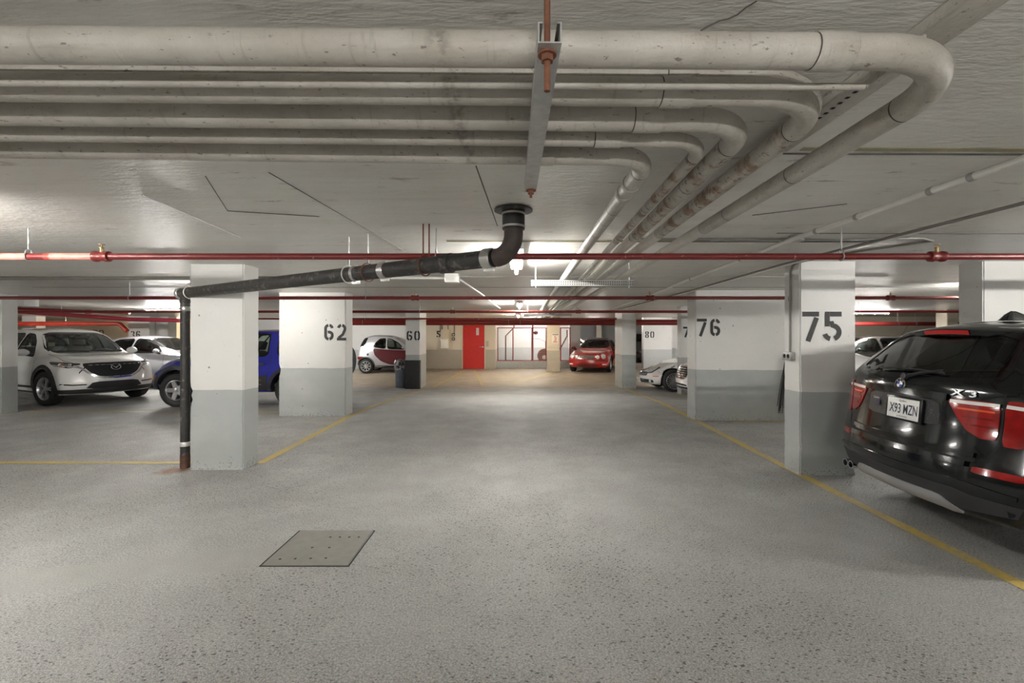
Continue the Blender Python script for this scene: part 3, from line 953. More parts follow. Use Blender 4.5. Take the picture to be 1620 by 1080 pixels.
    pw = obj('number_plate', bm, mat('plate_white', (.72, .72, .69), .35), pl); pw['label'] = 'white number plate reading X93 MZN'
    ink = mat('plate_ink', (.012, .018, .05), .5)
    bm = bmesh.new()
    text_bm(bm, 'X93', .075, M @ Matrix.Translation((-.072, -.002, 0)), .66, .0072, 1, .012)
    text_bm(bm, 'MZN', .075, M @ Matrix.Translation((.077, -.002, 0)), .60, .0072, 1, .012)
    text_bm(bm, 'Québec', .020, M @ Matrix.Translation((0, .057, 0)), .95, .0072)
    text_bm(bm, 'Je me souviens', .017, M @ Matrix.Translation((0, -.060, 0)), .9, .0072)
    obj('plate_lettering', bm, ink, pw, smooth=False)
    # sticker left of the plate
    M = surf_matrix(c, 'rear', .245, .955, .008)
    bm = bmesh.new(); box(bm, -.045, .045, -.03, .012, 0, .002, 0, M)
    st = obj('dealer_sticker', bm, mat('sticker_dark', (.03, .03, .06), .3), c.root)
    bm = bmesh.new(); text_bm(bm, 'Canbec', .018, M @ Matrix.Translation((0, .030, 0)), 1.0, .003); obj('sticker_lettering', bm, mat('sticker_pale', (.55, .56, .58), .4), st, smooth=False)
    # roundel
    M = surf_matrix(c, 'rear', 0, 1.115, .004)
    o0 = M.translation; nz = Vector((M[0][2], M[1][2], M[2][2]))
    bm = bmesh.new(); lathe(bm, [(-.004, .052), (.006, .052), (.010, .048), (.010, .045)], o0, nz, 32, cap=False)
    rd = obj('round_emblem', bm, CHROME, c.root); rd['label'] = 'blue and white roundel in a chrome ring'
    bm = bmesh.new(); lathe(bm, [(.0, .046), (.009, .046), (.009, .027)], o0, nz, 32, cap=False); obj('emblem_ring', bm, GLOSS_BLACK, rd)
    for cm, quads in ((mat('emblem_blue', (.02, .10, .45), .2, coat=1), (90, 270)), (mat('emblem_white', (.8, .8, .82), .2, coat=1), (0, 180))):
        bm = bmesh.new()
        for a in quads:
            pts = [(0, 0)] + arc_pts(0, 0, .027, a, a + 90, 8); prism(bm, pts, .004, .011, M)
        obj('emblem_quarter', bm, cm, rd, smooth=False)
    bm = bmesh.new()
    for ch, a in (('B', 135), ('M', 90), ('W', 45)):
        text_bm(bm, ch, .012, M @ Matrix.Rotation(math.radians(a - 90), 4, 'Z') @ Matrix.Translation((0, .0365, 0)), .9, .0102)
    obj('emblem_letters', bm, mat('emblem_white', (.8, .8, .82), .2, coat=1), rd, smooth=False)
    # model badge
    M = surf_matrix(c, 'rear', -.50, 1.108, .004)
    bm = bmesh.new()
    for x0, ch in ((-.045, 'X'), (.05, '3')):
        text_bm(bm, ch, .045, M @ Matrix.Translation((x0, 0, 0)), 1.75, .004, 1, .012)
    r = bmesh.ops.extrude_face_region(bm, geom=list(bm.faces))
    nz = Vector((M[0][2], M[1][2], M[2][2]))
    for v in r['geom']:
        if isinstance(v, bmesh.types.BMVert): v.co += nz * .004
    bb = obj('model_badge', bm, mat('satin_badge', (.42, .42, .43), .4, metal=.6), c.root, smooth=False); bb['label'] = 'chrome X3 badge'
    # wiper
    bm = bmesh.new()
    pts = []
    for i in range(9):
        y = .30 - .62 * i / 8; p, n = c.hit('rear', y, 1.215 + .012 * math.sin(PI * i / 8), .018); pts.append(p)
    tube(bm, pts, .008, 6); wp = obj('rear_wiper', bm, CAR_BLACK, c.root)
    bm = bmesh.new()
    p0, _ = c.hit('rear', -.02, 1.175, .012); p1, _ = c.hit('rear', -.30, 1.228, .03)
    lathe(bm, [(-.01, .028), (.015, .026), (.02, .01)], p0, (-1, 0, .2), 14); tube(bm, [p0, (p0 + p1) / 2 + Vector((-.012, 0, .004)), p1], [.016, .012, .008], 6)
    obj('wiper_arm', bm, CAR_BLACK, wp)
    # roof spoiler with brake light
    bm = bmesh.new(); rows = []
    def sp(y):
        a = abs(y) / .60
        xt = -1.915 + .16 * a ** 2.4
        return [(xt + .42, y, 1.604 - .060 * a ** 2), (xt + .22, y, 1.590 - .060 * a ** 2), (xt + .02, y, 1.558 - .062 * a ** 2), (xt, y, 1.545 - .062 * a ** 2), (xt + .012, y, 1.505 - .05 * a ** 2), (xt + .12, y, 1.50 - .05 * a ** 2)]
    for i in range(25): rows.append([bm.verts.new(p) for p in sp(-.60 + 1.20 * i / 24)])
    for A, B in zip(rows[:-1], rows[1:]):
        for k in range(5): bm.faces.new((A[k], A[k + 1], B[k + 1], B[k]))
    bm.faces.new(rows[0]); bm.faces.new(rows[-1][::-1])
    bmesh.ops.recalc_face_normals(bm, faces=bm.faces)
    so = obj('roof_spoiler', bm, P, c.root, angle=45)
    bm = bmesh.new(); rows = []
    for i in range(13):
        y = -.20 + .40 * i / 12; q = sp(y)
        rows.append([bm.verts.new(Vector(q[3]) + Vector((-.004, 0, -.004))), bm.verts.new(Vector(q[4]) + Vector((-.006, 0, .003))), bm.verts.new(Vector(q[4]) + Vector((.01, 0, .003)))])
    for A, B in zip(rows[:-1], rows[1:]):
        for k in range(2): bm.faces.new((A[k], A[k + 1], B[k + 1], B[k]))
    obj('brake_light', bm, mat('brake_light_red', (.40, .012, .01), .2, coat=.6), so)
    # aerial fin
    bm = bmesh.new()
    secs = [(-1.50, .036, .002), (-1.47, .040, .045), (-1.42, .034, .075), (-1.38, .028, .072), (-1.30, .022, .04), (-1.22, .008, .006)]
    rows = []
    for x, wd, h in secs:
        zb = 1.612
        rows.append([bm.verts.new((x, -wd, zb)), bm.verts.new((x, -wd * .55, zb + h * .6)), bm.verts.new((x, 0, zb + h)), bm.verts.new((x, wd * .55, zb + h * .6)), bm.verts.new((x, wd, zb))])
    for A, B in zip(rows[:-1], rows[1:]):
        for k in range(4): bm.faces.new((A[k], A[k + 1], B[k + 1], B[k]))
    bmesh.ops.recalc_face_normals(bm, faces=bm.faces)
    obj('aerial_fin', bm, P, c.root)
    c.mirror(.78, 1.10, P)
    c.seats(xf=.25, xr=-.65, floor=.55, back_h=.62)
    c.wheels(spokes_multi(5, .07, .05, 0, True), .245, .245, 0, ALLOY)
    for y0, y1 in ((.50, .86), (-.86, -.50)):
        c.patch('headlamp', rounded([(y0, .72), (y1, .72), (y1, .86), (y0, .86)], .2, 2), 'front', CLEAR_LENS, .004, .06)
    for sg in (1, -1):
        c.patch('grille', rounded([(sg * .04, .62), (sg * .22, .62), (sg * .26, .80), (sg * .06, .80)], .2, 2), 'front', GLOSS_BLACK, .006, .06)
    c.finish()
    c.place(math.radians(-3), (-2.325, 0), (2.90, 3.66))
    return c

# ---- white crossover seen from its front corner ----------------------------------------------
def white_suv():
    S = dict(x0=-2.275, x1=2.275, wheels=(1.36, -1.34), wr=.362, arch=.43, track=1.59,
        zt=[(-2.275, 1.10), (-2.15, 1.30), (-1.75, 1.60), (-1.2, 1.66), (-.4, 1.68), (.1, 1.65), (.5, 1.53), (1.1, 1.14), (1.25, 1.09), (1.8, 1.03), (2.1, .98), (2.275, .90)],
        zs=[(-2.275, 1.06), (-1.5, 1.06), (0, 1.02), (1.0, 1.0), (1.4, .99), (2.0, .93), (2.275, .86)],
        zb=[(-2.275, .36), (-1.9, .26), (1.8, .22), (2.275, .24)], zm=[(-2.275, .72), (2.275, .66)],
        wl=[(-2.275, .76), (-1.8, .86), (1.8, .86), (2.275, .80)], wm=[(-2.275, .86), (-1.5, .92), (1.6, .92), (2.275, .87)],
        ws=[(-2.275, .74), (-1.2, .84), (1.0, .85), (1.8, .83), (2.275, .76)],
        wt=[(-2.275, .60), (-1.0, .60), (.2, .60), (1.0, .68), (1.3, .72), (2.275, .64)],
        rear=[(.3, .06), (.5, 0), (.8, .02), (1.1, .06)], front=[(.2, .10), (.30, .02), (.45, 0), (.62, .02), (.75, .05), (.90, .10), (1.0, .17)],
        rear_plan=(.2, 2.2), front_plan=(.36, 2.6), round=(.07, .06))
    P = paint('pearl_white_paint', (.66, .66, .645), .2)
    c = Car('car', 'white crossover with black mesh grille parked behind the left edge pillar', S, P)
    c.window([(-.71, 1.115), (.71, 1.115), (.55, 1.545), (-.55, 1.545)], 'front', GLASS_CLEAR, 'windshield', GLOSS_BLACK, .045)
    c.window([(-.60, 1.16), (.60, 1.16), (.50, 1.54), (-.50, 1.54)], 'rear', GLASS_CLEAR, 'rear_window', GLOSS_BLACK, .03)
    def side(ax, sg):
        c.window([(-.12, 1.06), (.78, 1.05), (.50, 1.33), (.20, 1.52), (-.12, 1.545)], ax, GLASS_CLEAR, 'door_window', GLOSS_BLACK)
        c.window([(-1.0, 1.08), (-.18, 1.06), (-.18, 1.545), (-1.0, 1.55)], ax, GLASS_CLEAR, 'door_window', GLOSS_BLACK)
        c.window([(-1.62, 1.18), (-1.06, 1.09), (-1.06, 1.54), (-1.45, 1.50)], ax, GLASS_CLEAR, 'quarter_window', GLOSS_BLACK)
        for wx in (1.36, -1.34):
            c.strip('arch_cladding', arc_band(wx, .475, .362), ax, .075, CAR_BLACK, .006)
        c.strip('sill_cladding', [(-.92, .33), (.92, .33)], ax, .16, CAR_BLACK, .008)
        c.strip('bumper_cladding', [(1.80, .315), (2.12, .315)], ax, .085, CAR_BLACK, .010)
        c.strip('door_seam', [(-.15, 1.04), (-.15, .42)], ax, .007, SEAM, .001)
        c.strip('door_seam', [(.92, 1.0), (.95, .80), (.90, .42)], ax, .007, SEAM, .001)
        c.patch('door_handle', rounded([(-.42, .93), (-.20, .935), (-.20, .90), (-.42, .895)], .2, 1), ax, P, .03, .05, thick=.035)
        c.patch('headlamp', rounded([(1.72, .945), (2.05, .90), (2.05, .83), (1.92, .83)], .12, 1), ax, CLEAR_LENS, .004, .05)
        c.patch('turn_signal', rounded([(1.76, .915), (1.96, .88), (1.96, .845), (1.86, .85)], .12, 1), ax, AMBER, .007, .05)
    c.both(side)
    mesh = mat('grille_mesh_black', (.008, .008, .009), .6, bump=.6, bscale=110)
    gp = [(-.52, .905), (.52, .905), (.53, .84), (.42, .69), (.26, .605), (-.26, .605), (-.42, .69), (-.53, .84)]
    g = c.patch('grille', rounded(gp, .15, 2), 'front', mesh, .004, .05, thick=.01, label='black mesh grille')
    bars = bmesh.new()                                          # lattice of the mesh
    for k in range(9):
        z = .63 + .031 * k; hw = .24 + .28 * min(1, (z - .605) / .20)
        pts = [c.hit('front', -hw + 2 * hw * i / 16, z + (.006 if i % 2 else -.006), .010)[0] for i in range(17)]
        tube(bars, pts, .0035, 4)
    obj('grille_lattice', bars, mat('grille_lattice', (.025, .025, .026), .4), g)
    c.strip('chrome_wing', [(.66, .845), (.56, .80), (.46, .685), (.30, .59), (0, .575), (-.30, .59), (-.46, .685), (-.56, .80), (-.66, .845)], 'front', .035, CHROME, .014)
    for f in (lambda q: q, mirror_y):
        hl = c.patch('headlamp', rounded(f([(.55, .895), (.72, .915), (.86, .935), (.86, .85), (.74, .80), (.58, .845)]), .12, 2), 'front', mat('dark_lamp', (.06, .062, .066), .08, metal=.4, coat=1.0, var=.5, vscale=20), .006, .04, thick=.01, label='narrow headlamp')
        for yy in (.70, .80):
            s_ = f([(yy, .865)])[0][0]
            p, n = c.hit('front', s_, .868, .008)
            bm = bmesh.new(); lathe(bm, [(-.004, .036), (.005, .034), (.002, .026), (-.004, .0)], p, n, 20, cap=False); obj('lamp_projector', bm, CHROME, hl)
        c.strip('lamp_strip', f([(.57, .86), (.72, .825), (.86, .865)]), 'front', .010, WHITE_BAR, .012, parent=hl)
        c.strip('fog_trim', f([(.50, .455), (.70, .455), (.85, .475)]), 'front', .022, GLOSS_BLACK, .006)
        c.strip('fog_chrome', f([(.50, .440), (.70, .440), (.86, .46)]), 'front', .008, CHROME, .008)
    c.patch('lower_intake', rounded([(-.52, .36), (-.40, .505), (.40, .505), (.52, .36)], .12, 1), 'front', mesh, .004, .05)
    c.patch('bumper_cladding', [(-.82, .355), (-.55, .36), (.55, .36), (.82, .355), (.80, .272), (-.80, .272)], 'front', CAR_BLACK, .012, .04, thick=.016)
    # winged emblem in an oval
    M = surf_matrix(c, 'front', 0, .80, .016)
    bm = bmesh.new()
    tube(bm, [M @ Vector((.088 * math.cos(a), .066 * math.sin(a), .004)) for a in np.linspace(0, 2 * PI, 33)[:-1]], .0095, 8, closed=True)
    for sg in (1, -1):
        tube(bm, [M @ Vector(p) for p in ((0, -.028, .004), (sg * .018, -.004, .004), (sg * .045, .018, .004), (sg * .078, .026, .004))], [.011, .010, .009, .006], 8)
    em = obj('winged_emblem', bm, CHROME, c.root); em['label'] = 'chrome winged emblem in an oval'
    c.strip('hood_seam', [(1.15, .73), (1.8, .72), (2.05, .62)], 'top', .008, SEAM, .001)
    c.strip('hood_seam', [(1.15, -.73), (1.8, -.72), (2.05, -.62)], 'top', .008, SEAM, .001)
    c.strip('hood_seam', [(2.12, .60), (2.16, .3), (2.17, 0), (2.16, -.3), (2.12, -.60)], 'top', .008, SEAM, .001)
    bm = bmesh.new()
    for y0, y1 in ((.62, .02), (-.02, -.55)):
        pts = [c.hit('front', y0 + (y1 - y0) * i / 6, 1.125 + .02 * i / 6, .012)[0] for i in range(7)]
        tube(bm, pts, .008, 6)
    obj('wiper', bm, CAR_BLACK, c.root)
    bm = bmesh.new(); box(bm, .62, .68, -.12, .12, 1.40, 1.47, .02); obj('rear_view_mirror', bm, CAR_BLACK, c.root)
    c.mirror(.74, 1.08, P, (.17, .24, .17))
    c.seats(xf=.10, xr=-.75, floor=.52, back_h=.62, cm=mat('seat_black', (.06, .06, .065), .6))
    c.wheels(spokes_multi(5, .030, .022, 0, True, .66), .225, .245, math.radians(8), ALLOY, mat('wheel_dark', (.014, .014, .015), .5))
    c.finish()
    c.place(math.radians(-25), (1.36, -.795), (-10.03, 10.0))
    return c

# ---- plain saloon / hatch from one recipe -----------------------------------------------------
def saloon(name, label, P, L=4.55, H=1.45, hood=.92, wr=.32, W=.90, hatch=False, dark_top=None, cab=0.0, spokes=None, tint=GLASS_CLEAR, lining=True, tail=True, glass_front=True, front_plan=.40):
    h = L / 2
    nose = hood - .16
    if hatch:
        zt = [(-h, 1.0), (-h + .10, 1.16), (-h + .50, H - .06), (-h + 1.0, H - .01), (-.3, H), (.15, H - .03), (.5, H - .14), (1.08, hood + .10), (1.2, hood + .05), (1.7, hood - .02), (h - .15, nose + .07), (h, nose)]
    else:
        zt = [(-h, hood + .02), (-h + .5, hood + .09), (-h + .62, hood + .11), (-1.0 + cab, H - .10), (-.6 + cab, H - .02), (-.2 + cab, H), (.15 + cab, H - .03), (.45 + cab, H - .13), (1.05 + cab, hood + .09), (1.18 + cab, hood + .04), (1.7, hood - .02), (h - .15, nose + .07), (h, nose)]
    S = dict(x0=-h, x1=h, wheels=(h - .86, -(h - .98)), wr=wr, arch=wr + .055, track=2 * W - .26,
        zt=zt, zs=[(-h, hood - .06), (-1.0, hood), (.8, hood - .03), (1.4, hood - .06), (h - .2, nose), (h, nose - .06)],
        zb=[(-h, .30), (-h + .4, .20), (h - .4, .18), (h, .21)], zm=[(-h, .66), (h, .56)],
        wl=[(-h, W - .14), (-h + .5, W - .06), (h - .5, W - .06), (h, W - .14)], wm=[(-h, W - .06), (-h + .7, W), (h - .7, W), (h, W - .06)],
        ws=[(-h, W - .16), (-1.0, W - .07), (.9, W - .06), (1.6, W - .12), (h, W - .20)],
        wt=[(-h, W - .30), (-.9, W - .34), (.2, W - .33), (1.0, W - .22), (1.3, W - .20), (h, W - .32)],
        rear=[(.3, .05), (.55, 0), (.9, .05), (1.2, .10)], front=[(.2, .10), (.35, .0), (.52, .01), (.7, .08), (.9, .16)],
        rear_plan=(.22, 2.3), front_plan=(front_plan, 2.2), round=(.06, .06))
    c = Car(name, label, S, P)
    zb = hood + .03
    if glass_front:
        c.window([(-(W - .20), hood + .105), (W - .20, hood + .105), (W - .35, H - .085), (-(W - .35), H - .085)], 'front', tint, 'windshield', GLOSS_BLACK, .03)
        c.window([(-(W - .26), hood + .16), (W - .26, hood + .16), (W - .40, H - .10), (-(W - .40), H - .10)], 'rear', tint, 'rear_window', GLOSS_BLACK, .03)
    def side(ax, sg):
        c.window([(-.10 + cab, zb), (.82 + cab, zb), (.50 + cab, H - .22), (.22 + cab, H - .115), (-.10 + cab, H - .095)], ax, tint, 'door_window', GLOSS_BLACK)
        if hatch: c.window([(-1.02, zb + .02), (-.17, zb), (-.17, H - .095), (-.95, H - .10)], ax, tint, 'door_window', GLOSS_BLACK); c.window([(-1.55, zb + .10), (-1.09, zb + .03), (-1.04, H - .11), (-1.35, H - .14)], ax, tint, 'quarter_window', GLOSS_BLACK)
        else: c.window([(-1.10 + cab, zb + .02), (-.17 + cab, zb), (-.17 + cab, H - .095), (-.70 + cab, H - .125)], ax, tint, 'door_window', GLOSS_BLACK)
        c.strip('door_seam', [(-.13 + cab, zb - .02), (-.13 + cab, .30)], ax, .008, SEAM, .001)
        c.strip('door_seam', [(.90 + cab, zb - .04), (.92 + cab, .55), (.86 + cab, .30)], ax, .008, SEAM, .001)
        c.strip('door_seam', [(-1.0 + cab, zb - .02), (-.98 + cab, .60), (-.82 + cab, .30)], ax, .008, SEAM, .001)
        for x in (-.38 + cab, -1.02 + cab + .18):
            c.patch('door_handle', rounded([(x, hood - .08), (x + .20, hood - .075), (x + .20, hood - .11), (x, hood - .115)], .2, 1), ax, P, .028, .05, thick=.032)
        c.strip('sill_trim', [(-h + 1.5, .235), (h - 1.4, .235)], ax, .05, CAR_BLACK, .004)
    c.both(side)
    c.patch('lower_intake', rounded([(-.45, .26), (-.40, .38), (.40, .38), (.45, .26)], .15, 1), 'front', CAR_BLACK, .004, .06)
    if tail:
        for f in (lambda q: q, mirror_y):
            c.patch('tail_lamp', rounded(f([(W - .38, hood - .06), (W - .13, hood - .08), (W - .13, hood - .24), (W - .36, hood - .22)]), .15, 1), 'rear', RED_LENS, .005, .05)
    c.mirror(.76 + cab, hood + .04, P, (.14, .20, .13))
    c.wheels(spokes or spokes_multi(5, .06, .045), .205, wr * .66, 0, ALLOY)
    c.hood = hood; c.h = h; c.Hh = H; c.nose = nose
    if lining: c.seats(xf=.05 + cab, xr=-.78 + cab, floor=.34, back_h=.56, wide=.48)
    return c

def headlamps(c, inner, outer, z0, z1, m=None, rnd_=.2):
    for f in (lambda q: q, mirror_y):
        c.patch('headlamp', rounded(f([(inner, z0 + .02), (outer, z0 + .03), (outer, z1), (inner + .05, z1 - .03)]), rnd_, 2), 'front', m or CLEAR_LENS, .006, .04, thick=.01)

def silver_saloon():
    P = paint('silver_paint', (.40, .40, .43), .28, .5)
    c = saloon('car', 'silver grey saloon behind the white crossover near pillar 36', P, L=4.6, H=1.49, hood=.97, wr=.33)
    headlamps(c, .45, .80, .60, .74)
    c.finish(); c.place(math.radians(-3), (0, -.9), (-10.95, 13.25), 0)

def white_saloon():
    P = paint('white_paint', (.72, .72, .71), .22)
    c = saloon('car', 'white saloon mostly hidden behind pillar 76 with its grille peeking out', P, L=5.0, H=1.46, hood=.95, wr=.33)
    headlamps(c, .46, .80, .60, .76)
    g = c.patch('grille', rounded([(-.36, .50), (-.40, .78), (.40, .78), (.36, .50)], .15, 2), 'front', GLOSS_BLACK, .005, .05)
    for k in range(5): c.strip('grille_bar', [(-.34, .54 + .05 * k), (.34, .54 + .05 * k)], 'front', .012, CHROME, .01, parent=g)
    c.strip('grille_surround', rounded([(-.38, .49), (-.42, .79), (.42, .79), (.38, .49)], .15, 2), 'front', .022, CHROME, .008, closed=True)
    c.finish(); c.place(PI, (2.5, 0), (3.96, 11.60), fz(11.6))

def far_cars():
    P = paint('charcoal_paint', (.035, .033, .03), .22)
    c = saloon('car', 'dark hatchback with a roof aerial beyond the black crossover', P, L=4.3, H=1.50, hood=.95, hatch=True)
    bm = bmesh.new(); tube(bm, [(-1.35, 0, 1.46), (-1.62, 0, 1.86)], .006, 6); lathe(bm, [(0, .03), (.02, .02)], (-1.35, 0, 1.455), (0, 0, 1), 10); obj('roof_aerial', bm, CAR_BLACK, c.root)
    c.finish(); c.place(math.radians(180), (0, 0), (11.4, 15.6), 0)
    P = paint('cream_white_paint', (.66, .63, .56), .25)
    c = saloon('car', 'cream white car parked behind the red convertible', P, L=4.4, H=1.62, hood=1.02, hatch=True)
    headlamps(c, .45, .80, .62, .80)
    c.finish(); c.place(math.radians(20), (0, 0), (2.55, 26.0), 0)
    P = paint('black_paint', (.01, .01, .011), .2)
    c = saloon('car', 'black car glimpsed between two pillars far down the aisle', P, L=4.4, H=1.62, hood=1.0, hatch=True)
    c.finish(); c.place(math.radians(60), (0, 0), (7.3, 27.0), 0)

# ---- blue three-door off-roader ---------------------------------------------------------------
def blue_suv():
    S = dict(x0=-1.98, x1=1.95, wheels=(1.25, -1.16), wr=.345, arch=.42, track=1.45, arch_up=.02,
        zt=[(-1.98, 1.56), (-1.7, 1.61), (-.8, 1.63), (.05, 1.62), (.30, 1.57), (.78, 1.13), (.92, 1.08), (1.42, 1.02), (1.78, .95), (1.95, .82)],
        zs=[(-1.98, 1.05), (0, 1.02), (.8, 1.0), (1.42, .95), (1.78, .86), (1.95, .76)],
        zb=[(-1.98, .36), (-1.6, .30), (1.5, .30), (1.95, .34)], zm=[(-1.98, .76), (1.95, .70)],
        wl=[(-1.98, .72), (-1.4, .80), (1.4, .80), (1.95, .70)], wm=[(-1.98, .80), (-1.4, .85), (1.4, .85), (1.95, .78)],
        ws=[(-1.98, .75), (-.8, .79), (.7, .79), (1.4, .74), (1.95, .66)], wt=[(-1.98, .62), (-.8, .63), (.2, .62), (.8, .66), (1.05, .68), (1.95, .58)],
        rear=[(.3, .04), (.6, 0), (1.05, .02), (1.58, .16)], front=[(.3, .08), (.45, 0), (.6, .02), (.8, .10), (.95, .18)],
        rear_plan=(.12, 2.6), front_plan=(.22, 2.4), round=(.06, .07))
    P = paint('deep_blue_paint', (.018, .022, .26), .22)
    c = Car('car', 'blue off-roader with black cladding half hidden between two left pillars', S, P)
    c.window([(-.64, 1.10), (.64, 1.10), (.55, 1.52), (-.55, 1.52)], 'front', GLASS_CLEAR, 'windshield', GLOSS_BLACK, .03)
    c.window([(-.60, 1.10), (.60, 1.10), (.54, 1.48), (-.54, 1.48)], 'rear', GLASS_CLEAR, 'rear_window', GLOSS_BLACK, .03)
    def side(ax, sg):
        c.window([(.04, 1.06), (.64, 1.06), (.38, 1.40), (.24, 1.50), (.04, 1.52)], ax, GLASS_CLEAR, 'door_window', GLOSS_BLACK, .03)
        c.window([(-.66, 1.06), (-.04, 1.06), (-.04, 1.52), (-.66, 1.53)], ax, GLASS_CLEAR, 'door_window', GLOSS_BLACK, .03)
        c.strip('window_bar', [(-.66, 1.53), (-.36, 1.06)], ax, .025, GLOSS_BLACK, .002)
        c.window([(-1.72, 1.08), (-.86, 1.06), (-.86, 1.53), (-1.60, 1.51)], ax, GLASS_CLEAR, 'quarter_window', GLOSS_BLACK, .03)
        for wx in (1.25, -1.16): c.strip('arch_cladding', arc_band(wx, .460, .365), ax, .07, CAR_BLACK, .014)
        c.patch('side_cladding', [(-.68, .66), (.76, .66), (.74, .36), (-.66, .36)], ax, CAR_BLACK, .012, .08, thick=.014)
        for z in (.565, .475): c.strip('cladding_groove', [(-.56, z), (.62, z)], ax, .014, mat('worn_plastic', (.16, .16, .155), .6), .016)
        c.strip('door_seam', [(-.74, 1.54), (-.74, .80), (-.66, .62), (-.64, .38)], ax, .008, SEAM, .001)
        c.strip('door_seam', [(.0, 1.54), (.0, .38)], ax, .008, SEAM, .001)
        for x in (-.62, .08): c.patch('door_handle', rounded([(x, .92), (x + .20, .92), (x + .20, .87), (x, .87)], .2, 1), ax, CAR_BLACK, .02, .05, thick=.024)
        c.patch('bumper_side', [(1.54, .66), (1.79, .66), (1.83, .40), (1.68, .38)], ax, mat('grey_bumper', (.06, .075, .09), .5), .010, .05, thick=.014)
        c.patch('turn_signal', [(1.72, .64), (1.82, .63), (1.83, .55), (1.73, .55)], ax, AMBER, .018, .05)
    c.both(side)
    c.patch('front_bumper', [(-.76, .68), (.76, .68), (.76, .40), (-.76, .40)], 'front', mat('grey_bumper', (.06, .075, .09), .5), .012, .06, thick=.016)
    for f in (lambda q: q, mirror_y):
        c.patch('turn_signal', f([(.60, .64), (.76, .63), (.76, .55), (.60, .55)]), 'front', AMBER, .02, .05)
        c.patch('headlamp', rounded(f([(.36, .86), (.62, .84), (.66, .72), (.36, .72)]), .2, 2), 'front', CLEAR_LENS, .006, .05)
        c.patch('tail_lamp', f([(.60, 1.0), (.76, .99), (.76, .72), (.60, .72)]), 'rear', RED_LENS, .006, .05)
    bm = bmesh.new(); lathe(bm, [(0, .26), (.05, .335), (.15, .335), (.19, .28), (.17, .1), (.17, .001)], (-1.94, -.05, .92), (-1, 0, 0), 28); obj('spare_wheel', bm, mat('tyre_rubber'), c.root)
    c.mirror(.66, 1.06, CAR_BLACK)
    c.seats(xf=.12, xr=-.72, floor=.52, yy=.34, back_h=.56, wide=.46)
    c.wheels(spokes_multi(5, .10, .08), .225, .215, 0, ALLOY)
    c.finish(); c.place(math.radians(180), (1.25, .725), (-7.16, 9.86))

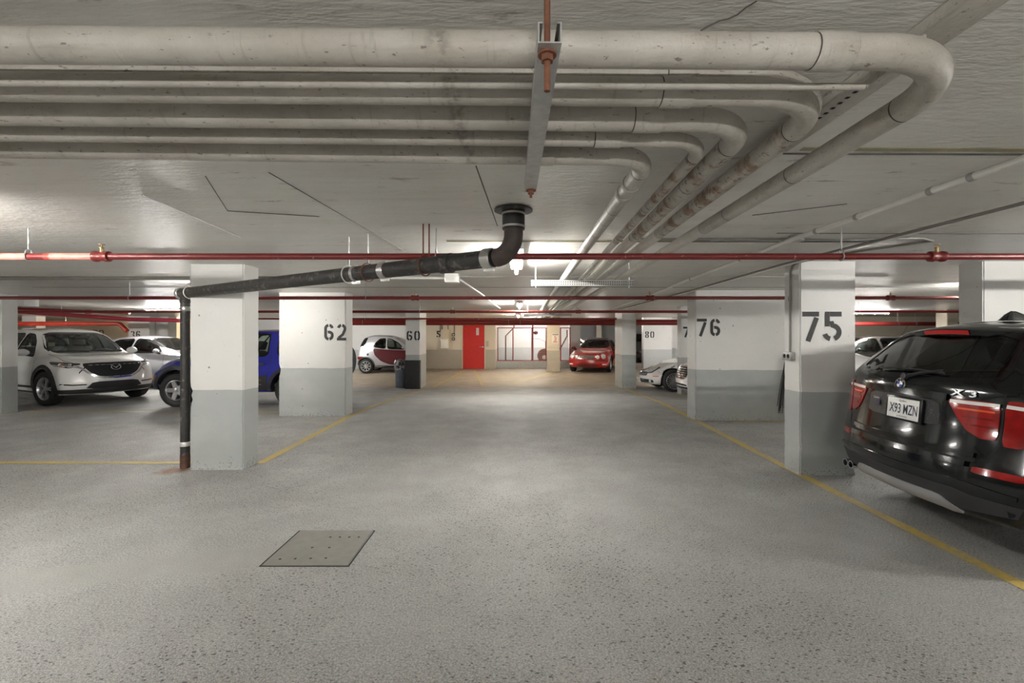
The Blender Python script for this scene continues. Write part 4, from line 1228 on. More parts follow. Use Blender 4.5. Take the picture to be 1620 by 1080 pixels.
# ---- two seat microcar ------------------------------------------------------------------------
def micro_car():
    S = dict(x0=-1.35, x1=1.35, wheels=(.98, -.89), wr=.288, arch=.345, track=1.33,
        zt=[(-1.35, 1.44), (-1.1, 1.50), (-.6, 1.54), (-.1, 1.53), (.25, 1.44), (.86, 1.04), (1.0, .96), (1.2, .84), (1.35, .68)],
        zs=[(-1.35, 1.02), (-.6, 1.0), (.5, .93), (.9, .86), (1.2, .74), (1.35, .62)],
        zb=[(-1.35, .30), (-1.0, .24), (1.0, .22), (1.35, .26)], zm=[(-1.35, .66), (1.35, .54)],
        wl=[(-1.35, .64), (-.9, .70), (.9, .70), (1.35, .60)], wm=[(-1.35, .70), (-.8, .78), (.8, .77), (1.35, .66)],
        ws=[(-1.35, .66), (-.6, .72), (.5, .71), (1.0, .64), (1.35, .54)], wt=[(-1.35, .52), (-.5, .56), (.1, .55), (.8, .60), (1.35, .46)],
        rear=[(.3, .02), (.55, 0), (.9, .06), (1.1, .12), (1.45, .30)], front=[(.2, .06), (.35, 0), (.55, .03), (.75, .12), (.95, .2)],
        rear_plan=(.16, 2.4), front_plan=(.30, 2.2), round=(.07, .07), reach=(.9, .7))
    P = paint('micro_silver_paint', (.50, .50, .54), .28, .4)
    R = paint('maroon_paint', (.085, .010, .014), .22)
    c = Car('car', 'silver and maroon two seat microcar beside pillar 60', S, P)
    c.window([(-.58, 1.06), (.58, 1.06), (.46, 1.44), (-.46, 1.44)], 'front', GLASS_CLEAR, 'windshield', GLOSS_BLACK, .03)
    c.window([(-.52, 1.04), (.52, 1.04), (.44, 1.40), (-.44, 1.40)], 'rear', GLASS_CLEAR, 'rear_window', GLOSS_BLACK, .03)
    def side(ax, sg):
        c.window([(-.02, .985), (.66, .965), (.40, 1.22), (.12, 1.37), (-.05, 1.40)], ax, GLASS_CLEAR, 'door_window', GLOSS_BLACK, .025)
        c.window([(-.58, 1.06), (-.10, .99), (-.12, 1.405), (-.36, 1.38), (-.52, 1.22)], ax, GLASS_CLEAR, 'quarter_window', GLOSS_BLACK, .025)
        c.window([(-1.16, 1.08), (-.96, 1.10), (-.86, 1.42), (-1.00, 1.42)], ax, GLASS_DARK, 'rear_side_window', GLOSS_BLACK, .02)
        c.patch('door_panel', rounded([(-.60, 1.00), (-.10, .96), (.72, .925), (.86, .86), (.90, .60), (.62, .42), (.50, .335), (.06, .36), (-.28, .50), (-.52, .74)], .14, 2), ax, R, .004, .06, thick=.006, label='maroon door panel')
        for wx in (.98, -.89): c.strip('arch_trim', arc_band(wx, .370, .288), ax, .035, mat('dark_arch_grey', (.05, .05, .055), .4), .006)
        c.strip('sill_cladding', [(-.48, .275), (.58, .275)], ax, .08, CAR_BLACK, .006)
        p, n = c.hit(ax, -.80, .765, .003)
        bm = bmesh.new(); lathe(bm, [(-.004, .052), (.004, .050), (.006, .03), (.006, .001)], p, n, 20, cap=False); obj('air_intake', bm, CAR_BLACK, c.root)
        c.patch('tail_lamp', rounded([(-1.25, .66), (-1.00, .68), (-.96, .62), (-1.12, .56), (-1.27, .56)], .15, 1), ax, RED_LENS, .005, .04)
    c.both(side)
    c.patch('roof_panel', rounded([(-1.02, -.50), (.12, -.50), (.12, .50), (-1.02, .50)], .1, 2), 'top', mat('roof_black', (.02, .012, .012), .2), .004, .09)
    for f in (lambda q: q, mirror_y):
        c.patch('headlamp', rounded(f([(.34, .62), (.58, .60), (.58, .76), (.36, .76)]), .2, 2), 'front', CLEAR_LENS, .006, .04)
        c.patch('tail_lamp', rounded(f([(.52, .56), (.68, .56), (.68, .68), (.54, .68)]), .2, 1), 'rear', RED_LENS, .006, .04)
    c.mirror(.60, 1.0, mat('micro_silver_paint'), (.12, .18, .12), .06)
    c.seats(xf=-.18, xr=-.6, floor=.48, yy=.32, rear=False, back_h=.56, wide=.44)
    c.wheels(spokes_multi(9, .03, .028), .175, .205, 0, ALLOY)
    c.finish(); c.place(0, (-.89, -.665), (-6.13, 18.85), fz(18.9, -6))

# ---- red open-top style coupe facing the camera -------------------------------------------------
def star_emblem(bm, M, r, t=.006):
    tube(bm, [M @ Vector((r * math.cos(a), r * math.sin(a), .004)) for a in np.linspace(0, 2 * PI, 25)[:-1]], t, 6, closed=True)
    for k in range(3):
        a = PI / 2 + 2 * PI * k / 3
        tube(bm, [M @ Vector((0, 0, .004)), M @ Vector((r * math.cos(a), r * math.sin(a), .004))], [t * 1.2, t * .5], 6)

def red_coupe():
    P = paint('red_paint', (.36, .012, .012), .2)
    c = saloon('car', 'red soft top car with four round headlamps facing down the aisle', P, L=4.55, H=1.40, hood=.88, wr=.315, W=.87, cab=-.18, front_plan=.34)
    for f in (lambda q: q, mirror_y):
        for (y, z, r) in ((.62, .655, .105), (.42, .635, .085)):
            p, n = c.hit('front', f([(y, z)])[0][0], z, .004)
            bm = bmesh.new(); lathe(bm, [(-.03, r), (.006, r), (.016, r * .8), (.022, r * .4), (.024, .001)], p, (n + Vector((1, 0, .1))).normalized(), 24, cap=False)
            o = obj('headlamp', bm, CLEAR_LENS, c.root)
            bm = bmesh.new(); tube(bm, [p + Matrix.Rotation(0, 3, 'X') @ Vector((.012, r * math.cos(a), r * math.sin(a))) for a in np.linspace(0, 2 * PI, 25)[:-1]], .008, 6, closed=True); obj('lamp_ring', bm, CHROME, o)
        c.patch('turn_signal', f([(.60, .37), (.76, .37), (.76, .32), (.60, .32)]), 'front', WHITE_BAR, .006, .05)
    g = c.patch('grille', rounded([(-.26, .56), (-.33, .70), (.33, .70), (.26, .56)], .12, 2), 'front', mat('grille_grey', (.12, .11, .11), .35), .006, .05)
    for k in range(3): c.strip('grille_bar', [(-.28, .59 + .035 * k), (.28, .59 + .035 * k)], 'front', .01, CHROME, .01, parent=g)
    c.strip('grille_surround', rounded([(-.27, .55), (-.34, .71), (.34, .71), (.27, .55)], .12, 2), 'front', .014, CHROME, .008, closed=True)
    bm = bmesh.new(); star_emblem(bm, surf_matrix(c, 'front', 0, .635, .014), .07, .007); obj('star_emblem', bm, CHROME, c.root)
    c.strip('bumper_line', [(-.76, .47), (-.4, .475), (.4, .475), (.76, .47)], 'front', .02, mat('dark_red_trim', (.12, .006, .006), .3), .004)
    # black soft top
    c.patch('soft_top', rounded([(-1.35, -.50), (.02, -.52), (.02, .52), (-1.35, .50)], .1, 2), 'top', mat('soft_top_black', (.012, .012, .013), .8), .006, .09)
    c.finish()
    c.place(math.radians(-110), (1.415, 0), (3.03, 19.55), fz(19.5))

def white_roadster():
    P = paint('roadster_white', (.70, .70, .68), .24)
    S = dict(x0=-2.04, x1=2.04, wheels=(1.24, -1.19), wr=.325, arch=.375, track=1.52,
        zt=[(-2.04, .86), (-1.5, .97), (-1.1, 1.12), (-.6, 1.27), (-.1, 1.29), (.15, 1.22), (.75, .93), (.9, .89), (1.4, .80), (1.8, .68), (2.04, .55)],
        zs=[(-2.04, .82), (-1.0, .88), (.5, .84), (1.0, .80), (1.4, .74), (1.8, .62), (2.04, .50)],
        zb=[(-2.04, .28), (-1.6, .19), (1.6, .17), (2.04, .21)], zm=[(-2.04, .60), (2.04, .48)],
        wl=[(-2.04, .74), (-1.5, .83), (1.5, .83), (2.04, .70)], wm=[(-2.04, .80), (-1.3, .885), (1.3, .885), (2.04, .78)],
        ws=[(-2.04, .70), (-1.0, .81), (.8, .81), (1.4, .74), (2.04, .60)], wt=[(-2.04, .60), (-.7, .52), (.1, .52), (.8, .62), (1.3, .62), (2.04, .48)],
        rear=[(.3, .04), (.5, 0), (.85, .06)], front=[(.15, .10), (.25, .02), (.34, 0), (.46, .02), (.6, .12), (.75, .25)],
        rear_plan=(.22, 2.3), front_plan=(.52, 2.0), round=(.06, .06))
    c = Car('car', 'white low roadster with mesh style wheels nosing out near pillar 80', S, P)
    c.window([(-.62, .93), (.62, .93), (.48, 1.20), (-.48, 1.20)], 'front', GLASS_CLEAR, 'windshield', GLOSS_BLACK, .03)
    def side(ax, sg):
        c.window([(-.62, .93), (.58, .91), (.15, 1.17), (-.15, 1.22), (-.55, 1.20)], ax, GLASS_CLEAR, 'door_window', GLOSS_BLACK, .025)
        c.strip('door_seam', [(.62, .86), (.64, .50), (.58, .28)], ax, .008, SEAM, .001)
        c.strip('side_marker', [(1.66, .455), (1.80, .45)], ax, .022, mat('marker_red', (.55, .06, .04), .2, coat=1.), .005)
        c.patch('headlamp', rounded([(1.50, .70), (1.60, .655), (1.80, .545), (1.94, .52), (1.90, .58), (1.74, .655)], .15, 2), ax, CLEAR_LENS, .006, .04)
        c.strip('headlamp_edge', rounded([(1.50, .70), (1.60, .655), (1.80, .545), (1.94, .52), (1.90, .58), (1.74, .655)], .15, 2), ax, .012, CAR_BLACK, .007, closed=True)
    c.both(side)
    g = c.patch('grille', rounded([(-.40, .44), (-.36, .56), (.36, .56), (.40, .44)], .15, 2), 'front', CAR_BLACK, .005, .05)
    for k in range(3): c.strip('grille_bar', [(-.36, .465 + .035 * k), (.36, .465 + .035 * k)], 'front', .014, CHROME, .01, parent=g)
    c.patch('lower_intake', rounded([(-.62, .25), (-.60, .35), (.60, .35), (.62, .25)], .15, 1), 'front', CAR_BLACK, .004, .06)
    for sg in (1, -1):
        p, n = c.hit('front', sg * .52, .30, .008); bm = bmesh.new(); lathe(bm, [(0, .045), (.01, .04), (.012, .001)], p, n, 16, cap=False); obj('fog_lamp', bm, CLEAR_LENS, c.root)
    M = surf_matrix(c, 'front', 0, .31, .02); bm = bmesh.new(); box(bm, -.15, .15, -.06, .06, 0, .01, .004, M); obj('number_plate', bm, mat('plate_white', (.72, .72, .69), .35), c.root)
    c.mirror(.55, .94, P, (.12, .18, .12))
    c.wheels(spokes_multi(10, .02, .03, .12, True), .225, .235, 0, ALLOY)
    c.finish(); c.place(PI, (1.24, .76), (4.52, 13.62), fz(14.0))
# ------------------------------------------------------------------ the garage itself
def pix(x, y, D):
    """world point seen at pixel x, y at depth D"""
    return Vector(((x - VX) / F * D, D, EYE - (y - VY) / F * D))

XL, XR, YB, YF = -27.0, 24.0, -6.0, 33.0
FLOOR_M = floor_material()
CEIL_M = ceiling_material()
WHITE_GREY = two_tone('pillar_white_grey', (.61, .605, .58), (.345, .36, .35), .89)
WALL_M = two_tone('wall_cream_grey', (.64, .575, .46), (.40, .37, .31), .86)
WALL_W = two_tone('wall_white', (.64, .64, .63), (.44, .46, .47), .86)

def floor():
    bm = bmesh.new()
    ys = [YB, 0, 4, 8, 9] + [9.4 + .4 * i for i in range(29)] + [22, 26, YF]
    xs = [XL, -14, -8.5, -8, -7.5, -7, -6.5, 0, 6.5, 7, 7.5, 8, 8.5, 14, XR]
    g = [[bm.verts.new((x, y, fz(y, x))) for x in xs] for y in ys]
    for a, b in zip(g[:-1], g[1:]):
        for i in range(len(xs) - 1): bm.faces.new((a[i], a[i + 1], b[i + 1], b[i]))
    lo = [[bm.verts.new((x, y, -.5)) for x in (XL, XR)] for y in (YB, YF)]
    bm.faces.new((lo[0][0], lo[1][0], lo[1][1], lo[0][1]))
    f = struct(obj('floor', bm, FLOOR_M, angle=0))
    ym = yellow_material()
    def line(pts, wd):
        bm = bmesh.new(); P = []
        for (a, b) in zip(pts[:-1], pts[1:]):
            n = max(1, int((Vector(b) - Vector(a)).length / .4)); P += [Vector(a) + (Vector(b) - Vector(a)) * i / n for i in range(n)]
        P.append(Vector(pts[-1])); L_, R_ = [], []
        for i, p in enumerate(P):
            d = (P[min(i + 1, len(P) - 1)] - P[max(i - 1, 0)]).normalized(); n = Vector((-d.y, d.x)) * wd / 2
            for lst, q in ((L_, p + n), (R_, p - n)): lst.append(bm.verts.new((q.x, q.y, fz(q.y, q.x) + .003)))
        for i in range(len(P) - 1): bm.faces.new((R_[i], R_[i + 1], L_[i + 1], L_[i]))
        obj('yellow_line', bm, ym, f, angle=0)
    line([(3.02, 1.2), (3.02, 4.0), (3.04, 5.35), (3.12, 8.3), (3.25, 12), (3.38, 15.1)], .10)
    line([(-3.02, 5.45), (-3.12, 8.7), (-3.0, 12), (-2.85, 14.2)], .10)
    line([(-12.0, 5.50), (-3.78, 5.50)], .10)
    line([(-9.6, 9.2), (-3.4, 9.1)], .08)
    line([(-13.2, 9.05), (-9.75, 9.0)], .10)
    line([(3.1, 12.6), (8.4, 12.6)], .08)
    line([(-2.75, 15.2), (-2.3, 19.8)], .09)
    line([(-1.2, 15.6), (-1.9, 20.2)], .06)
    line([(1.4, 19.3), (-.2, 16.0)], .09)
    line([(3.7, 8.15), (9.0, 8.15)], .08)
    line([(-3.4, 13.0), (-9, 13.0)], .08)

    bm = bmesh.new()
    box(bm, XL, XR, YB, YF, CEIL, CEIL + .3)
    c = struct(obj('ceiling', bm, CEIL_M))
    jm = mat('ceiling_joint_stain', (.30, .28, .18), .7, var=.3, vscale=5)
    jd = mat('ceiling_joint_dark', (.10, .095, .085), .8, var=.3)
    jl = mat('ceiling_joint_pale', (.66, .65, .61), .5, var=.1)
    def joint(x0, y0, x1, y1, wd, m, zt=.004):
        bm = bmesh.new(); d = (Vector((x1, y1)) - Vector((x0, y0))).normalized(); n = Vector((-d.y, d.x)) * wd / 2
        q = [Vector((x0, y0)) + n, Vector((x1, y1)) + n, Vector((x1, y1)) - n, Vector((x0, y0)) - n]
        prism(bm, [tuple(p) for p in q], CEIL - zt, CEIL + .01); bmesh.ops.recalc_face_normals(bm, faces=bm.faces)
        obj('ceiling_joint', bm, m, c, smooth=False)
    joint(-.6, 3.90, 1.6, 3.92, .03, jm); joint(1.2, 1.98, 4.5, 2.02, .035, jm)
    joint(-.6, 3.93, 3.0, 3.95, .006, jd, .006); joint(1.15, 2.03, 4.5, 2.06, .006, jd, .006)
    def cp(x, y): D = (CEIL - EYE) * F / (VY - y); return ((x - VX) / F * D, D)
    for (a, b, wd, m) in (((753, 262), (787, 357), .005, jd), ((325, 278), (360, 333), .0025, jd), ((360, 333), (505, 342), .0015, jd), ((225, 308), (380, 375), .006, jl),
                          ((1190, 340), (1340, 322), .0015, jd), ((425, 272), (640, 397), .0015, jd)):
        joint(*cp(*a), *cp(*b), wd, m)
    joint(2.0, 3.62, 6.5, 3.66, .006, jd); joint(-9, 4.6, 4, 4.62, .005, jl)
    joint(-8, 7.7, 9, 7.72, .006, jd); joint(-9, 6.3, 5, 6.32, .006, jl)
    # a cracked skim coat near the camera
    bm = bmesh.new()
    tube(bm, [(*cp(*q), CEIL - .001) for q in ((1108, 48), (1122, 40), (1138, 32), (1152, 29), (1166, 23), (1180, 11), (1197, 1))], .0018, 5); obj('ceiling_crack', bm, jd, c)

def walls():
    T = .25
    def wall(name, x0, x1, y0, y1, m=WALL_W, z0=-.3, z1=CEIL):
        bm = bmesh.new(); box(bm, x0, x1, y0, y1, z0, z1)
        return struct(obj(name, bm, m, smooth=False))
    wall('wall_left', XL - T, XL, YB, YF); wall('wall_right', XR, XR + T, YB, YF)
    wall('wall_behind', XL, XR, YB - T, YB); wall('wall_end', XL, XR, YF, YF + T)
    # far wall with the red door, cream paint
    Y = 20.75
    dx0, dx1 = -2.46, -1.50
    bm = bmesh.new()
    box(bm, -13.0, dx0 - .04, Y, Y + .3, -.1, CEIL); box(bm, dx1 + .04, -1.02, Y, Y + .3, -.1, CEIL); box(bm, dx0 - .04, dx1 + .04, Y, Y + .3, 2.06, CEIL)
    box(bm, -1.32, -1.02, Y + .3, 24.2, -.1, CEIL)
    wf = struct(obj('wall_far', bm, WALL_M, smooth=False))
    number('stencil_number', '5', pix(691, 0, Y).x, Y - .002, 1.40, wf, h=.29)
    # white stretch behind the microcar
    bm = bmesh.new(); box(bm, -13.0, -4.6, Y - .05, Y, -.1, CEIL); struct(obj('wall_bay', bm, WALL_W, smooth=False))
    # block wall behind the cage, wall with number 80 and beyond
    bm = bmesh.new(); box(bm, -1.02, 2.75, 24.2, 24.45, -.1, CEIL); struct(obj('wall_cage', bm, WALL_W, smooth=False))
    x80 = pix(1018, 0, 21.0).x
    bm = bmesh.new(); box(bm, x80, pix(1063, 0, 21).x, 21.0, 21.3, -.1, CEIL); w80 = struct(obj('wall_bay_right', bm, WALL_W, smooth=False))
    number('stencil_number', '80', x80 + .07, 20.998, 1.37, w80, h=.31)
    wall('wall_alcove', 7.2, 9.5, 22.2, 22.5, WALL_W); wall('wall_far_right', 9.5, XR, 20.0, 20.3, WALL_M)
    wl = wall('wall_far_left', XL, -13.0, 25.0, 25.3, WALL_M)
    number('stencil_number', '32', pix(146, 0, 25).x, 24.998, 1.37, wl, h=.42, wd=.20)
    # red door
    d = thing('door_1', '', ''); del d['label']; del d['category']; struct(d); d.location = (0, 0, 0)
    red = mat('red_door_paint', (.50, .018, .012), .35, var=.05)
    fr = bmesh.new()
    box(fr, dx0 - .04, dx0, Y - .03, Y + .2, 0, 2.06); box(fr, dx1, dx1 + .04, Y - .03, Y + .2, 0, 2.06); box(fr, dx0, dx1, Y - .03, Y + .2, 2.03, 2.06)
    obj('door_frame', fr, mat('door_frame_cream', (.60, .54, .42), .4, var=.05), d, smooth=False)
    bm = bmesh.new(); box(bm, dx0, dx1, Y - .01, Y + .035, .01, 2.03, .004)
    lf = obj('door_leaf', bm, red, d, smooth=False)
    bm = bmesh.new(); wx = pix(755.5, 0, Y).x
    box(bm, wx - .06, wx + .06, Y - .016, Y - .008, 1.50, 1.82); obj('door_glass', bm, mat('wired_glass_pale', (.55, .56, .56), .15), lf, smooth=False)
    bm = bmesh.new(); box(bm, wx - .075, wx + .075, Y - .013, Y - .009, 1.485, 1.835); obj('glass_frame', bm, red, lf, smooth=False)
    bm = bmesh.new(); hx = dx1 - .07
    lathe(bm, [(0, .035), (.012, .033)], (hx, Y - .01, .98), (0, -1, 0), 16); tube(bm, [(hx, Y - .02, .98), (hx, Y - .06, .98), (hx - .03, Y - .065, .98), (hx - .15, Y - .065, .975)], .012, 8)
    obj('door_handle', bm, ALLOY, lf)
    bm = bmesh.new(); box(bm, dx0 + .05, dx0 + .30, Y - .08, Y - .012, 1.93, 1.99, .01); obj('door_closer', bm, mat('closer_beige', (.55, .45, .28), .4, metal=.3), lf)
    for z in (.22, 1.03, 1.85):
        bm = bmesh.new(); tube(bm, [(dx0 + .005, Y - .025, z), (dx0 + .005, Y - .025, z + .11)], .010, 8); obj('hinge', bm, mat('hinge_brass', (.45, .36, .20), .35, metal=.7), d)

# ------------------------------------------------------------------ pillars
def pillar(label, x0, x1, y0, y1, num=None, nx=0, nz=1.37, nh=.31, m=None, top=CEIL, lip=False, bev=.012):
    cx, cy = (x0 + x1) / 2, (y0 + y1) / 2; zb = min(fz(y0, cx), fz(y1, cx), 0)
    r = thing('concrete_pillar', label, 'pillar', (cx, cy, zb))
    bm = bmesh.new(); box(bm, x0 - cx, x1 - cx, y0 - cy, y1 - cy, 0, top - zb)
    # cut into bands and roughen the arrises
    es = [e for e in bm.edges if abs(e.verts[0].co.z - e.verts[1].co.z) > .5]
    bmesh.ops.subdivide_edges(bm, edges=es, cuts=46)
    vert = [e for e in bm.edges if abs(e.verts[0].co.z - e.verts[1].co.z) > .01 and len(e.link_faces) == 2 and e.calc_face_angle(0) > 1]
    bmesh.ops.bevel(bm, geom=vert, offset=bev, segments=2, affect='EDGES')
    rr = random.Random(int((cx + 40) * 1000))
    chips = [(rr.uniform(0, 1.0), rr.uniform(.02, .06), rr.choice((-1, 1)), rr.uniform(.005, .018)) for _ in range(7)]
    for v in bm.verts:
        if .02 < v.co.z < top - zb - .02:
            d = rr.uniform(0, .0022)
            for (z, ww, sx, dep) in chips:
                if v.co.x * sx > 0 and v.co.y < 0: d += dep * math.exp(-((v.co.z - z) / ww) ** 2)
            v.co.x -= math.copysign(d, v.co.x); v.co.y -= math.copysign(d, v.co.y)
    obj('shaft', bm, m or WHITE_GREY, r, angle=30)
    if num:
        number('stencil_number', num, nx - cx, y0 - cy - .0015, nz - zb, r, h=nh)
    return r

def pillars():
    p1 = pillar('white and grey pillar in front, beside the black vertical downpipe', -3.66, -3.06, 5.21, 5.52)
    p75 = pillar('pillar stencilled 75 next to the black crossover', 3.01, 3.61, 5.0, 5.3, '75', pix(1269, 0, 5).x, 1.433, .318)
    p62 = pillar('wide wall-like pillar stencilled 62', -4.44, -3.20, 8.67, 9.04, '62', pix(513, 0, 8.67).x, 1.40)
    p76 = pillar('wide wall-like pillar stencilled 76', 3.11, 4.95, 8.22, 8.62, '76', pix(1101, 0, 8.22).x + .015, 1.48)
    p60 = pillar('slim pillar stencilled 60 with black guard round its foot', -3.50, -3.06, 14.5, 15.55, '60', -3.46, 1.33, .31)
    b = bmesh.new(); box(b, -.235, .235, -.54, -.515, 0, .89, .004); box(b, .215, .235, -.515, -.40, 0, .89)
    obj('corner_guard', b, mat('black_rubber_guard', (.018, .018, .019), .5, var=.4, vscale=18, bump=.3), p60)
    pillar('pillar right of the aisle in front of the red car', 3.24, 3.68, 14.6, 15.7)
    pillar('pillar set back from the aisle stencilled 7 behind pillar 76', 4.43, 5.6, 12.72, 13.05, '78', 4.43 + .05, 1.44, .29)
    pL = pillar('pillar cut by the left edge of the picture in front of the white crossover', -10.9, -9.82, 8.88, 9.19)
    pillar('bare pillar beyond the black crossover roof', 4.97, 6.2, 5.0, 5.29)
    pillar('narrow cream pillar farther behind the black crossover', 13.2, 13.55, 14.4, 14.8, m=WALL_M)
    pillar('distant pillar stencilled 36', -16.35, -15.45, 19.6, 20.2, '36', -16.25, 1.37, .31)
    pillar('white block beside distant pillar 36', -15.44, -14.9, 19.9, 20.4, m=WALL_W)
    pc = pillar('cream pillar carrying a small notice at the end of the aisle', 1.19, 1.74, 19.4, 19.75, m=WALL_M)
    pillar('grey green pillar left of the red car', 2.36, 2.85, 21.5, 21.9)
    pillar('cream pillar far behind the red car', 5.0, 5.35, 30.0, 30.3, m=WALL_M)
    pillar('distant pillar at the left end of the far bay', -20.6, -20.0, 19.4, 19.8)
    pillar('pillar standing just outside the far alcove wall', 7.0, 7.4, 22.0, 22.35)
    # notice: speed limit
    s = thing('wall_sign', 'small white notice with a red 5 on the cream pillar', 'sign', (pix(878.5, 0, 19.4).x, 19.385, 1.37))
    bm = bmesh.new(); box(bm, -.145, .145, -.004, .012, -.21, .21); obj('sign_board', bm, mat('sign_white', (.75, .70, .60), .4), s, smooth=False)
    M0 = Matrix(((1, 0, 0, 0), (0, 0, -1, -.004), (0, 1, 0, 0), (0, 0, 0, 1)))
    bm = bmesh.new(); text_bm(bm, '5', .15, M0 @ Matrix.Translation((0, .015, 0)), 1.05, .003); obj('sign_numeral', bm, mat('sign_red', (.55, .02, .02), .5), s, smooth=False)
    bm = bmesh.new()
    for x in (-.09, -.03, .03, .09): prism(bm, [(x - .022, .135), (x + .022, .135), (x + .022, .175), (x - .022, .175)], .001, .003, M0)
    obj('sign_header', bm, mat('sign_black', (.03, .03, .03), .5), s, smooth=False)
    bm = bmesh.new()
    for z, hw in ((-.10, .05), (-.155, .10)): prism(bm, [(-hw, z - .012), (hw, z - .012), (hw, z + .012), (-hw, z + .012)], .001, .003, M0)
    obj('sign_small_print', bm, mat('sign_red', (.55, .02, .02), .5), s, smooth=False)
# ------------------------------------------------------------------ ceiling services
def pipe_cover(name, rust):
    """painted pipe cover: grime specks, long smears along the pipe, drip stain at one place, optional rust"""
    m, N, L, P = nt(name)
    tc = N.new('ShaderNodeTexCoord')
    def noise(scale, det=5, rough=.6, sc=(1, 1, 1)):
        mp = N.new('ShaderNodeMapping'); mp.inputs['Scale'].default_value = sc; L.new(tc.outputs['Object'], mp.inputs[0])
        n = N.new('ShaderNodeTexNoise'); n.inputs['Scale'].default_value = scale; n.inputs['Detail'].default_value = det; n.inputs['Roughness'].default_value = rough
        L.new(mp.outputs[0], n.inputs['Vector']); return n.outputs['Fac']
    def rng(src, a, b, c, d):
        r = N.new('ShaderNodeMapRange'); r.inputs[1].default_value = a; r.inputs[2].default_value = b; r.inputs[3].default_value = c; r.inputs[4].default_value = d
        L.new(src, r.inputs[0]); return r.outputs[0]
    def mixc(fac, a, b):
        x = N.new('ShaderNodeMix'); x.data_type = 'RGBA'; L.new(fac, x.inputs[0])
        for s_, v in ((6, a), (7, b)):
            if isinstance(v, tuple): x.inputs[s_].default_value = (*v, 1)
            else: L.new(v, x.inputs[s_])
        return x.outputs[2]
    base = mixc(rng(noise(5, 5), .35, .65, 0, 1), (.37, .345, .30), (.46, .435, .39))
    smear = noise(7, 6, .65, (.45, 2.2, 3.5))
    base = mixc(rng(smear, .55, .68, 0, .6), base, (.33, .295, .24))
    specks = noise(55, 4, .65, (.7, 1, 2))
    base = mixc(rng(specks, .63, .68, 0, .85), base, (.13, .11, .09))
    streaks = noise(26, 4, .6, (2.4, .35, .35))
    base = mixc(rng(streaks, .60, .72, 0, .5), base, (.26, .235, .20))
    sep = N.new('ShaderNodeSeparateXYZ'); L.new(tc.outputs['Object'], sep.inputs[0])
    ad = N.new('ShaderNodeMath'); ad.operation = 'ADD'; ad.inputs[1].default_value = .175; L.new(sep.outputs[0], ad.inputs[0])
    ab = N.new('ShaderNodeMath'); ab.operation = 'ABSOLUTE'; L.new(ad.outputs[0], ab.inputs[0])
    mu = N.new('ShaderNodeMath'); mu.operation = 'MULTIPLY'; L.new(rng(ab.outputs[0], .01, .035, .8, 0), mu.inputs[0]); L.new(rng(noise(40, 4), .42, .62, 0, 1), mu.inputs[1])
    base = mixc(mu.outputs[0], base, (.19, .175, .15))
    if rust:
        base = mixc(rng(noise(9, 5, .65), .50, .60, 0, .9), base, (.20, .115, .06))
        base = mixc(rng(noise(34, 4, .7), .58, .64, 0, .9), base, (.10, .05, .025))
    L.new(base, P.inputs['Base Color']); P.inputs['Roughness'].default_value = .5
    b = N.new('ShaderNodeBump'); b.inputs['Strength'].default_value = .35; b.inputs['Distance'].default_value = .008
    L.new(noise(38, 4, .6), b.inputs['Height']); L.new(b.outputs[0], P.inputs['Normal'])
    return m
PIPE_M = pipe_cover('painted_pipe_cover', False)
PIPE_RUST = pipe_cover('painted_pipe_rusting', True)
RED_PIPE = mat('red_pipe_paint', (.17, .016, .014), .38, var=.12, vscale=14, bump=.1, dark=(.42, .22, .19), dscale=26, dthr=.66)
RED_BRIGHT = mat('bright_red_pipe_paint', (.50, .045, .025), .4, var=.15, vscale=5)
GALV = mat('galvanised_steel', (.42, .42, .41), .42, metal=.7, var=.18, vscale=30)
RUST = mat('rusty_rod', (.17, .065, .035), .75, var=.35, vscale=40, bump=.3, bscale=120)
CAST = mat('black_cast_iron', (.030, .028, .026), .55, var=.35, vscale=22, bump=.5, bscale=40, dark=(.11, .095, .08), dscale=16, dthr=.58)
RUBBER = mat('black_rubber_sleeve', (.013, .013, .013), .45)
BAND = mat('stainless_band', (.55, .54, .52), .3, metal=.9, var=.1)
COND = mat('pale_conduit', (.86, .85, .81), .28, metal=.45, var=.04)
DARKCOND = mat('grey_conduit', (.26, .25, .23), .5, metal=.3, var=.1)
WHITE_ENAMEL = mat('white_enamel', (.72, .72, .70), .4)

def ring_sleeve(bm, p, d, r, ln):
    lathe(bm, [(-ln / 2, r * .94), (-ln / 2 + .004, r), (ln / 2 - .004, r), (ln / 2, r * .94)], p, d, 28)

